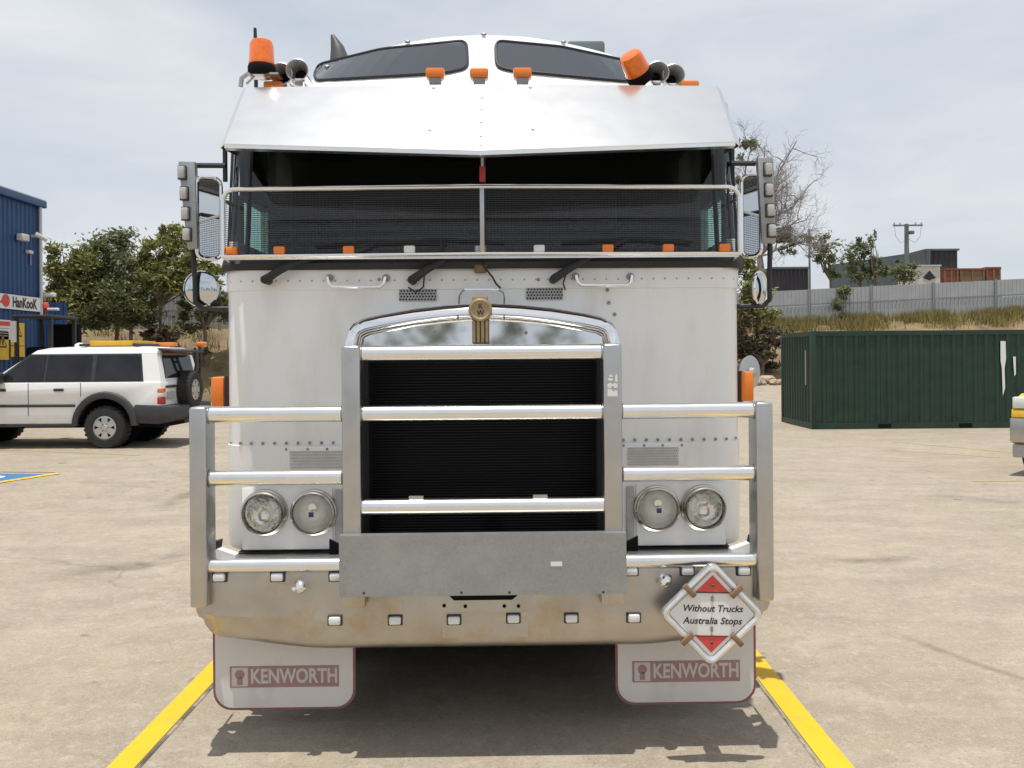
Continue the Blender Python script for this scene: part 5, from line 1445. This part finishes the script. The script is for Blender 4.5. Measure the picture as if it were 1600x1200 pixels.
# ---- mirrors
def mirror_set(s):
    if s < 0:
        k = dict(plate=(289, 315, 302, 318, 257, 392), lights=((296, 275), (299, 307), (301, 338), (303, 370)), head=(314, 347, 279, 405), rnd=(318, 452, 27, 27), post=(304, 392, 440), arm=(312, 357, 260), low=(306, 357, 482))
    else:
        k = dict(plate=(1183, 1208, 1189, 1211, 248, 381), lights=((1198, 267), (1199, 299), (1201, 331), (1203, 362)), head=(1164, 1191, 272, 400), rnd=(1189, 451, 16, 26), post=(1207, 381, 440), arm=(1146, 1184, 254), low=(1152, 1206, 478))
    d = 4.06
    x0, x1, x2, x3, ya, yb = k['plate']
    A_, B_, C_, D_ = T(x0, ya, d), T(x1, ya, d), T(x3, yb, d), T(x2, yb, d)
    pl = part('mirror_light_bar', MB().prism([(v.x, v.z) for v in (A_, B_, C_, D_)], 0.04, 0.006), M['galv'], truck, (0, d - D0 - 0.05, 0))
    lm = lamp_mesh(0.034, 0.056, 0.03)
    for px, py in k['lights']:
        q = T(px, py, d); o = link('side_lamp', lm, M['dullclear'], pl, (q.x, -0.028, q.z))
        part('lamp_base', MB().box(-0.021, 0.021, 0.018, 0.03, -0.034, 0.034, 0.003), M['charcoal'], pl, (q.x, -0.028, q.z))
    hx0, hx1, hy0, hy1 = k['head']
    a, b_ = T(hx0, hy0, d), T(hx1, hy1, d)
    w, h_ = b_.x - a.x, a.z - b_.z
    cxm, czm = (a.x + b_.x) / 2, (a.z + b_.z) / 2
    def rrect(w, h, r, n=5):
        out = []
        for cx_, cz_, a0 in ((w / 2 - r, h / 2 - r, 0), (-w / 2 + r, h / 2 - r, 90), (-w / 2 + r, -h / 2 + r, 180), (w / 2 - r, -h / 2 + r, 270)):
            for i in range(n + 1):
                an = rad(a0 + 90 * i / n); out.append((cx_ + r * math.cos(an), cz_ + r * math.sin(an)))
        return out
    yaw = rad(-30) * s
    wr = w / math.cos(yaw) * 0.95
    m_ = part('mirror_head', MB().prism(rrect(wr, h_, 0.035), 0.06, 0.01), M['charcoal'], truck, (cxm, d - D0, czm), (0, 0, yaw))
    rr_ = rrect(wr, h_, 0.035)
    part('mirror_rim', MB().tube([(x, -0.004, z) for x, z in rr_ + [rr_[0]]], 0.010, 8, cap=False), M['chrome'], m_)
    part('mirror_glass', MB().prism(rrect(wr - 0.02, h_ - 0.02, 0.028), 0.004), M['mirror'], m_, (0, -0.006, 0))
    # bracket tubes
    q0, q1 = T(k['post'][0], k['post'][1], d), T(k['post'][0] + (4 if s < 0 else -2), k['post'][2], d)
    l0, l1 = T(k['low'][0] if s < 0 else k['low'][1], 478, d), T(k['low'][1] if s < 0 else k['low'][0], k['low'][2], d)
    l0.z = l1.z
    part('mirror_post', MB().tube([tuple(q0 + Vector((0, 0, 0.05))), tuple(q1), tuple(Vector((q1.x, q1.y, l1.z + 0.03))), tuple(Vector((q1.x - s * 0.03, q1.y, l1.z))), tuple(l1 + Vector((0, 0.05, 0)))], 0.0125, 8), M['blackp'], truck)
    u0, u1 = T(k['arm'][0], k['arm'][2], d), T(k['arm'][1], k['arm'][2], d)
    part('mirror_arm', MB().tube([tuple(u0), tuple(u1)], 0.013, 8), M['blackp'], truck)
    rx, ry, rw, rh = k['rnd']
    q = T(rx, ry, d + 0.035)
    rm = part('round_mirror', MB().lathe([(0, -0.03), (0.05, -0.028), (0.082, -0.006), (0.087, 0.004), (0.083, 0.010), (0.079, 0.007)], 28), M['charcoal'], truck, q, (rad(90), 0, (0 if s < 0 else rad(52))))
    part('mirror_glass', MB().lathe([(0.080, 0.007), (0.055, 0.016), (0.028, 0.021), (0, 0.023)], 28), M['mirror'], rm)
    part('mirror_rim', MB().lathe([(0.079, 0.008), (0.085, 0.013), (0.090, 0.006), (0.086, -0.004)], 28), M['chrome'], rm)
    # hinge post on the cab corner
    g0, g1 = T(u1.x and (356 if s < 0 else 1148), 232, 4.1), T(356 if s < 0 else 1148, 285, 4.1)
    part('mirror_hinge', MB().tube([tuple(g0), tuple(g1)], 0.012, 8), M['black'], truck)
mirror_set(-1); mirror_set(1)
q = T(1172, 582, 4.35)
rm = part('round_mirror', MB().lathe([(0, -0.03), (0.05, -0.026), (0.085, -0.004), (0.09, 0.006), (0.07, 0.012), (0, 0.014)], 28), M['alusat'], truck, q, (rad(90), 0, rad(38)))
part('mirror_boss', MB().lathe([(0.0, 0.04), (0.022, 0.036), (0.026, 0.014)], 16), M['greyp'], rm)
part('mirror_arm', MB().tube([tuple(q), tuple(q + Vector((-0.12, 0.03, -0.03)))], 0.010, 8), M['blackp'], truck)

# ---- bull bar
dB = 3.45; yb_ = dB - D0
po, pi_ = 219.5 * dB / F, 190 * dB / F
zt_c, zt_o = Zt(538, dB), Zt(632, dB)
for s in (-1, 1):
    a, b_ = sorted((s * po, s * pi_))
    part('bull_bar_post', MB().box(a, b_, yb_, yb_ + 0.11, 0.72, zt_c, 0.012, 3), M['alusat'], truck)
    xo, xi = 457 * dB / F, 430 * dB / F
    a, b_ = sorted((s * xo, s * xi))
    part('bull_bar_post', MB().box(a, b_, yb_, yb_ + 0.12, Zt(945, dB), zt_o, 0.012, 3), M['alusat'], truck)
RT = 0.034
ytb = yb_ + 0.045
def rail(x0, x1, z, r=RT):
    return part('bull_bar_rail', MB().tube([(x0, ytb, z), (x0 * 0.5 + x1 * 0.5, ytb, z), (x1, ytb, z)], r, 24), M['alu'], truck)
rail(-pi_, pi_, Zt(551, dB)); rail(-pi_, pi_, Zt(646, dB)); rail(-pi_, pi_, Zt(793, dB))
for s in (-1, 1):
    rail(s * po, s * xi, Zt(645, dB)); rail(s * po, s * xi, Zt(745, dB), 0.032); rail(s * 0.40, s * xi, Zt(883, dB), 0.030)
    # weld collars
    for (x, z) in ((s * pi_ - s * 0.004, Zt(551, dB)), (s * pi_ - s * 0.004, Zt(646, dB)), (s * xi - s * 0.004, Zt(645, dB)), (s * xi - s * 0.004, Zt(745, dB)), (s * po + s * 0.004, Zt(645, dB)), (s * po + s * 0.004, Zt(745, dB))):
        part('weld_collar', MB().lathe([(RT - 0.002, -0.004), (RT + 0.004, 0), (RT - 0.002, 0.004)], 20), M['alusat'], truck, (x, ytb, z), (0, rad(90), 0))
for x in (-0.28, 0.24): part('lamp_stub', MB().box(x - 0.03, x + 0.03, ytb - 0.01, ytb + 0.01, Zt(781, dB), Zt(776, dB)), M['alusat'], truck)
q = T(957, 602, dB); mb = MB()
for pl_ in ([(-.021, -.046), (.021, -.046), (.021, -.024), (.009, -.019), (.004, -.028), (-.004, -.016), (-.021, -.014)], [(-.021, -.009), (-.007, -.012), (.0, .0), (.010, -.012), (.021, -.010), (.021, .006), (.008, .010), (.002, .004), (-.010, .012), (-.021, .004)],
            [(.010, .016), (.021, .012), (.020, .046), (.012, .044)], [(-.018, .020), (-.002, .018), (.004, .026), (-.006, .030), (-.019, .028)], [(-.014, .036), (.002, .034), (-.002, .044), (-.015, .043)]):
    mb.prism(pl_, 0.0015)
part('torn_sticker', mb, M['whitep'], truck, (q.x, yb_ - 0.002, q.z))

# steel plate across the lower middle
dP = 3.41; xp = 224.5 * dP / F
plate = part('steel_plate', MB().box(-xp, xp, dP - D0, dP - D0 + 0.004, Zt(930, dP), Zt(835, dP)), M['galv'], truck, smooth=False)
part('plate_fold', MB().box(-xp, xp, dP - D0 + 0.0045, dP - D0 + 0.05, Zt(835, dP) - 0.004, Zt(835, dP)), M['galv'], plate)
part('white_sticker', MB().box(0, 0.047, -0.0012, 0.0, 0, 0.018), M['whitep'], plate, T(858, 885, dP) + Vector((0, -0.0005, 0)))
for px in (566, 718, 793, 940):
    q = T(px, 926, dP); part('plate_bolt', MB().lathe([(0, .003), (.005, .002), (.006, 0)], 8), M['charcoal'], plate, q, (rad(90), 0, 0))
for s in (-1, 1):
    xa = 203 * dP / F
    part('plate_bracket', MB().box(s * xa - 0.047, s * xa + 0.047, dP - D0 + 0.006, dP - D0 + 0.07, Zt(948, dP), Zt(926, dP), 0.004), M['bumper'], plate)

# ---- bumper
NB = 48
def bump_sec(x):
    a = abs(x); HB = 1.236
    t = max(0.0, (a - 1.12) / (HB - 1.12))
    yoff = 0.0 + 0.115 * (1 - math.sqrt(max(0, 1 - min(1, t) ** 2))) if t > 0 else 0.0
    lift = smooth(0.62, 1.22, a)
    zt_ = Zt(890, 3.5)
    zc = Zt(968, 3.49) + 0.035 * lift
    zb_ = Zt(1019, 3.47) + 0.052 * lift ** 1.2 + 0.115 * max(0, t) ** 2.2
    inset = 0.02 * lift
    return [(x, yoff + 0.14, zt_ + 0.006), (x, yoff + 0.02, zt_ + 0.006), (x, yoff + 0.004, zt_), (x, yoff + 0.0, zt_ - 0.02), (x, yoff, zc + 0.02), (x, yoff - 0.003, zc), (x, yoff + 0.004 + inset, zc - 0.03),
            (x, yoff + 0.015 + inset, zb_ + 0.05), (x, yoff + 0.03 + inset, zb_ + 0.015), (x, yoff + 0.055 + inset, zb_), (x, yoff + 0.13 + inset, zb_ + 0.004)]
xb_ = [-1.236 + 2.472 * i / NB for i in range(NB + 1)]
# denser near the ends
xb_ = sorted(set([round(v, 5) for v in xb_] + [s * v for v in (1.10, 1.13, 1.16, 1.19, 1.21, 1.222, 1.231) for s in (-1, 1)]))
bump_rows = [bump_sec(x) for x in xb_]
for s, row0 in ((-1, bump_rows[0]), (1, bump_rows[-1])):
    r2 = [(p_[0] + s * 0.0, max(p_[1], 0.115) + 0.25, p_[2]) for p_ in row0]
    if s < 0: bump_rows = [r2] + bump_rows
    else: bump_rows = bump_rows + [r2]
bo = part('bumper', MB().grid(bump_rows), M['bumper'], truck, ang=40)
bml = lamp_mesh(0.050, 0.033, 0.03)
def bump_lamp(px, py, d=3.475):
    q = T(px, py, d)
    o = link('bumper_lamp', bml, M['clear'], bo, (q.x, -0.022, q.z))
    part('lamp_bezel', MB().box(-0.031, 0.031, 0.012, 0.026, -0.022, 0.022, 0.004), M['charcoal'], bo, (q.x, -0.022, q.z))
for px in (520, 614, 706, 799, 890, 988): bump_lamp(px, 969.5 if px < 760 else 967.5)
for px in (341, 431, 522): bump_lamp(px, 901)
for px in (985, 1073, 1162): bump_lamp(px, 894)
part('bumper_slot', MB().prism([(-0.142, 0.0), (-0.125, -0.016), (0.118, -0.016), (0.14, 0.0), (0.14, 0.02), (-0.142, 0.02)], 0.004), M['flatblack'], bo, (T(753, 931, 3.49).x, -0.0035, Zt(931, 3.49)))
for px, py in ((691, 946), (807, 947), (724, 947), (785, 947)):
    q = T(px, py, 3.49); part('bolt_hole', MB().lathe([(0, 0.002), (0.008, 0.002), (0.008, 0)], 8), M['flatblack'], bo, (q.x, -0.0015, q.z), (rad(90), 0, 0))
part('plate_patch', MB().box(-0.18, 0.18, -0.002, 0.0, -0.055, 0.05), M['bumper'], bo, (T(755, 985, 3.49).x, 0.001, Zt(975, 3.49)))
def tow_pin(px, py, ang):
    q = T(px, py, 3.46)
    o = part('tow_pin', MB().tube([(0, 0.05, 0), (0, -0.025, 0)], 0.024, 14), M['chrome'], truck, (q.x, 0, q.z))
    part('pin_knob', MB().lathe([(0, -0.034), (0.018, -0.028), (0.026, -0.008), (0.024, 0.012), (0.012, 0.03), (0, 0.034)], 14), M['chrome'], o, (0, -0.025, 0), (rad(60), 0, ang))
    part('pin_handle', MB().tube([(0, -0.03, 0), (0.032 * math.cos(ang), -0.045, 0.032 * math.sin(ang))], 0.009, 8), M['chrome'], o)
tow_pin(467, 914, rad(205)); tow_pin(1038, 909, rad(125))
# shelf between bumper and cab, clamps
for s in (-1, 1):
    a, b_ = sorted((s * 0.60, s * 1.17))
    part('step_plate', MB().prism([(0.02, Zt(886, 3.55)), (0.05, Zt(876, 3.56)), (0.10, Zt(872, 3.58)), (0.36, Zt(858, 3.83)), (0.36, Zt(864, 3.83)), (0.02, Zt(892, 3.55))], b_ - a, mtx=Matrix.Rotation(rad(90), 4, 'Z') @ Matrix.Scale(1, 4)), M['alusat'], truck, (b_, 0, 0)) if False else \
    part('step_plate', MB().grid([[(x, 0.01, Zt(884, 3.5)) for x in (a, b_)], [(x, 0.10, Zt(878, 3.58)) for x in (a, b_)], [(x, 0.34, Zt(862, 3.82)) for x in (a, b_)]]), M['alusat'], truck)
    part('cab_seal', MB().box(min(s * 0.66, s * 1.14), max(s * 0.66, s * 1.14), YF - 0.012, YF + 0.05, z0 - 0.012, z0 - 0.001), M['black'], truck)
    part('clamp', MB().prism([(-0.02, -0.02), (0.02, -0.02), (0.028, 0.03), (-0.01, 0.022)], 0.05), M['black'], truck, (s * 1.205, 0.22, Zt(850, 3.72)))
    part('corner_bracket', MB().prism([(-0.07, -0.03), (0.06, -0.03), (0.06, 0.0), (0.01, 0.028), (-0.07, 0.0)] if s > 0 else [(-0.06, -0.03), (0.07, -0.03), (0.07, 0.0), (-0.01, 0.028), (-0.06, 0.0)], 0.05), M['white'], truck, (s * 1.17, 0.2, Zt(862, 3.7)))
    part('gusset', MB().prism([(-0.035, -0.03), (0.035, -0.03), (0.035, 0.035), (-0.035, 0.0)] if s > 0 else [(-0.035, -0.03), (0.035, -0.03), (0.035, 0.0), (-0.035, 0.035)], 0.02), M['flatblack'], truck, (s * 0.635, 0.12, Zt(852, 3.62)))
part('bumper_filler', MB().box(-0.6, 0.6, 0.14, 0.34, 0.5, 0.80), M['flatblack'], truck)

# ---- mud flaps
def flap(s):
    d = 3.76; xa, xb2 = 203 * d / F, 424 * d / F
    zb2, zt2_ = Zt(1104, d), 0.62
    w = xb2 - xa; h_ = zt2_ - zb2
    def poly(ins):
        r = 0.085 - ins * 0.6; out = [(-w / 2 + ins, h_ / 2), ]
        for cx_, a0 in ((-w / 2 + ins + r, 180), (w / 2 - ins - r, 270)):
            for i in range(7):
                an = rad(a0 + 90 * i / 6); out.append((cx_ + r * math.cos(an), -h_ / 2 + ins + r + r * math.sin(an)))
        out.append((w / 2 - ins, h_ / 2)); return out
    cxf, czf = s * (xa + xb2) / 2, (zb2 + zt2_) / 2
    f = part('mud_flap', MB().prism(poly(0.0), 0.008), M['maroon'], truck, (cxf, d - D0, czf))
    part('flap_face', MB().prism(poly(0.011), 0.002), M['flap'], f, (0, -0.0025, 0))
    bw, bh = 169 * d / F, 33 * d / F
    zb3 = Zt(1052, d) - czf; xo = (442 - 442) * d / F if s < 0 else 0.0
    xo = T(442 if s < 0 else 1069, 1050, d).x - cxf
    part('name_band', MB().box(-bw / 2, bw / 2, -0.0045, -0.003, -bh / 2, bh / 2), M['band'], f, (xo, 0, zb3))
    me = text_mesh('KENWORTH', bh * 0.94, bold=0.0024, extrude=0.0005)
    wid = max(v.co.x for v in me.vertices) - min(v.co.x for v in me.vertices); k = bw * 0.79 / wid
    for v in me.vertices: v.co.x *= k
    link('lettering', me, M['fadedletter'], f, (xo + bw * 0.09, -0.0052, zb3), FACE)
    part('badge', MB().box(-0.036, 0.036, -0.0052, -0.0046, -bh / 2 + 0.006, bh / 2 - 0.006), M['fadedletter'], f, (xo - bw / 2 + 0.045, 0, zb3))
    mb = MB(); mb.lathe([(0, 0.0008), (0.021, 0.0008), (0.021, 0)], 20, Matrix.Translation((0, 0, 0.012)) @ Matrix.Rotation(rad(90), 4, 'X')); mb.box(-0.012, 0.012, -0.0008, 0, -0.036, 0.0)
    part('badge_shield', mb, M['band'], f, (xo - bw / 2 + 0.045, -0.0053, zb3))
flap(-1); flap(1)

# ---- running gear
for s in (-1, 1):
    part('chassis_rail', MB().box(s * 0.43 - 0.04, s * 0.43 + 0.04, 0.3, 6.9, 0.62, 0.9, 0.01), M['flatblack'], truck)
    def big_wheel(y, x, w):
        r = 0.5
        o = part('wheel', MB().lathe([(0.28, -w / 2), (0.46, -w / 2), (r, -w * 0.4), (r, w * 0.4), (0.46, w / 2), (0.30, w / 2), (0.28, w / 2 - 0.03)], 32), M['tyre'], truck, (x, y, 0.5), (0, rad(90) * s, 0))
        part('rim', MB().lathe([(0.28, w / 2 - 0.03), (0.26, w / 2 - 0.09), (0.12, w / 2 - 0.05), (0.10, w / 2 + 0.02), (0, w / 2 + 0.02)], 24), M['alloy'], o)
    big_wheel(1.35, s * 1.03, 0.30); big_wheel(5.0, s * 0.98, 0.52); big_wheel(6.3, s * 0.98, 0.52)
    part('fuel_tank', MB().tube([(s * 0.9, 2.55, 0.68), (s * 0.9, 4.2, 0.68)], 0.31, 24), M['alu'], truck)
    part('rear_guard', MB().tube([(s * 0.98, 5.0 + 0.58 * math.cos(a), 0.5 + 0.58 * math.sin(a)) for a in [rad(20 + 14 * i) for i in range(11)]], 0.02, 6), M['flatblack'], truck)
    part('exhaust_stack', MB().tube([(s * 0.9, 2.62, 0.9), (s * 0.9, 2.62, 3.2)], 0.075, 14), M['chrome'], truck) if s > 0 else None
part('front_axle', MB().tube([(-1.0, 1.35, 0.48), (1.0, 1.35, 0.48)], 0.06, 10), M['flatblack'], truck)
part('engine_sump', MB().box(-0.36, 0.36, 0.5, 2.4, 0.42, 0.82, 0.08), M['flatblack'], truck)
part('deck', MB().box(-0.6, 0.6, 2.5, 6.6, 0.905, 0.93), M['grey'], truck)
part('turntable', MB().lathe([(0.1, 1.0), (0.5, 1.0), (0.5, 1.08), (0.1, 1.08)], 24), M['black'], truck, (0, 5.6, 0))
for s in (-1, 1):  # unseen black liners added to keep side light off the ground under the cab
    part('under_shade_side', MB().box(s * 0.80 - 0.01, s * 0.80 + 0.01, 0.34, 2.42, 0.16, 0.72), M['flatblack'], truck)
part('under_shade_back', MB().box(-0.79, 0.79, 2.40, 2.42, 0.14, 0.72), M['flatblack'], truck)  # added as well, blocks light coming in from behind
part('under_shade_top', MB().box(-1.15, 1.15, 0.36, 2.43, 0.72, 0.775), M['flatblack'], truck)  # added black sheet closing the darkened space from above

# ================================================================== diamond placard on the bumper
q = T(1110, 960, 3.38)
wq = truck.matrix_basis @ q
pl = thing('diamond_placard', 'white diamond placard with red corners and italic lettering hung on the truck bumper', 'sign', wq)
pl.rotation_euler = (0, rad(1.5), 0)
HD = 84.5 * 3.38 / F
def diamond(h, r, n=6):
    out = []; k = r * (math.sqrt(2) - 0) 
    for a0 in (0, 90, 180, 270):
        c = (h - r * math.sqrt(2)) 
        cx_, cz_ = c * math.cos(rad(a0)), c * math.sin(rad(a0))
        for i in range(n + 1):
            an = rad(a0 - 45 + 90 * i / n); out.append((cx_ + r * math.cos(an), cz_ + r * math.sin(an)))
    return out
part('backing_plate', MB().prism(diamond(HD, 0.035), 0.012, 0.003), M['alusat'], pl, (0, 0, 0))
# raised frame rails around the plate
ro = diamond(HD - 0.004, 0.034); ri = diamond(HD - 0.040, 0.018)
rows = []
for (o, y, f_) in ((0, 0.0, 0), (0.1, -0.012, 0), (0.5, -0.017, 0), (0.9, -0.010, 0), (1.0, -0.001, 0)):
    rows.append([(a[0] + (b[0] - a[0]) * o, y, a[1] + (b[1] - a[1]) * o) for a, b in zip(ro, ri)])
rows = [r_ + [r_[0]] for r_ in rows]
M['frame_alloy'] = mat('brushed_frame_alloy', (0.78, 0.78, 0.77), 0.30, 0.85, noise=0.06, nscale=30)
part('frame', MB().grid(rows), M['frame_alloy'], pl, ang=40)
hp = HD - 0.043
part('white_panel', MB().prism(diamond(hp, 0.012), 0.003), M['whitep'], pl, (0, -0.004, 0))
for s in (-1, 1):
    zc_ = 0.50 * hp
    tri = [(-hp * 0.385, s * zc_), (hp * 0.385, s * zc_), (0, s * hp * 0.89)]
    part('red_panel', MB().prism(tri, 0.002), M['red'], pl, (0, -0.0065, 0))
    part('panel_edge', MB().box(tri[0][0], tri[1][0], -0.0085, -0.0066, s * zc_ - 0.0035, s * zc_ + 0.0), M['blackp'], pl)
    part('panel_ring', MB().lathe([(0.004, 0), (0.0075, 0.003), (0.004, 0.005)], 10), M['rust'], pl, (0, -0.007, s * hp * 0.66), (rad(90), 0, 0))
    part('panel_hinge', MB().box(-0.005, 0.005, -0.009, -0.004, s * zc_ * 0.70 - 0.010, s * zc_ * 0.70 + 0.010), M['grey'], pl)
    for sx in (-1, 1):
        c_ = 0.5 * (HD - 0.024)
        cl = part('clip', MB().box(-0.011, 0.011, -0.026, -0.002, -0.034, 0.026, 0.003), M['rust'], pl, (sx * c_, 0, s * c_), (0, rad(45) * sx * s, 0))
for i, (tx, zz) in enumerate((('Without Trucks', 0.020), ('Australia Stops', -0.030))):
    me = text_mesh(tx, 0.038, shear=0.22, bold=0.0006, extrude=0.0004)
    wid = max(v.co.x for v in me.vertices) - min(v.co.x for v in me.vertices); k = 0.243 / wid
    for v in me.vertices: v.co.x *= k
    link('lettering', me, M['blackp'], pl, (0.002, -0.0046, zz), FACE)
part('centre_seam', MB().box(-0.0008, 0.0008, -0.0045, -0.0038, -hp * 0.5, hp * 0.5), M['greyp'], pl)
part('mount_bracket', MB().box(-0.03, 0.03, 0.012, 0.095, -0.04, 0.06), M['alusat'], pl)
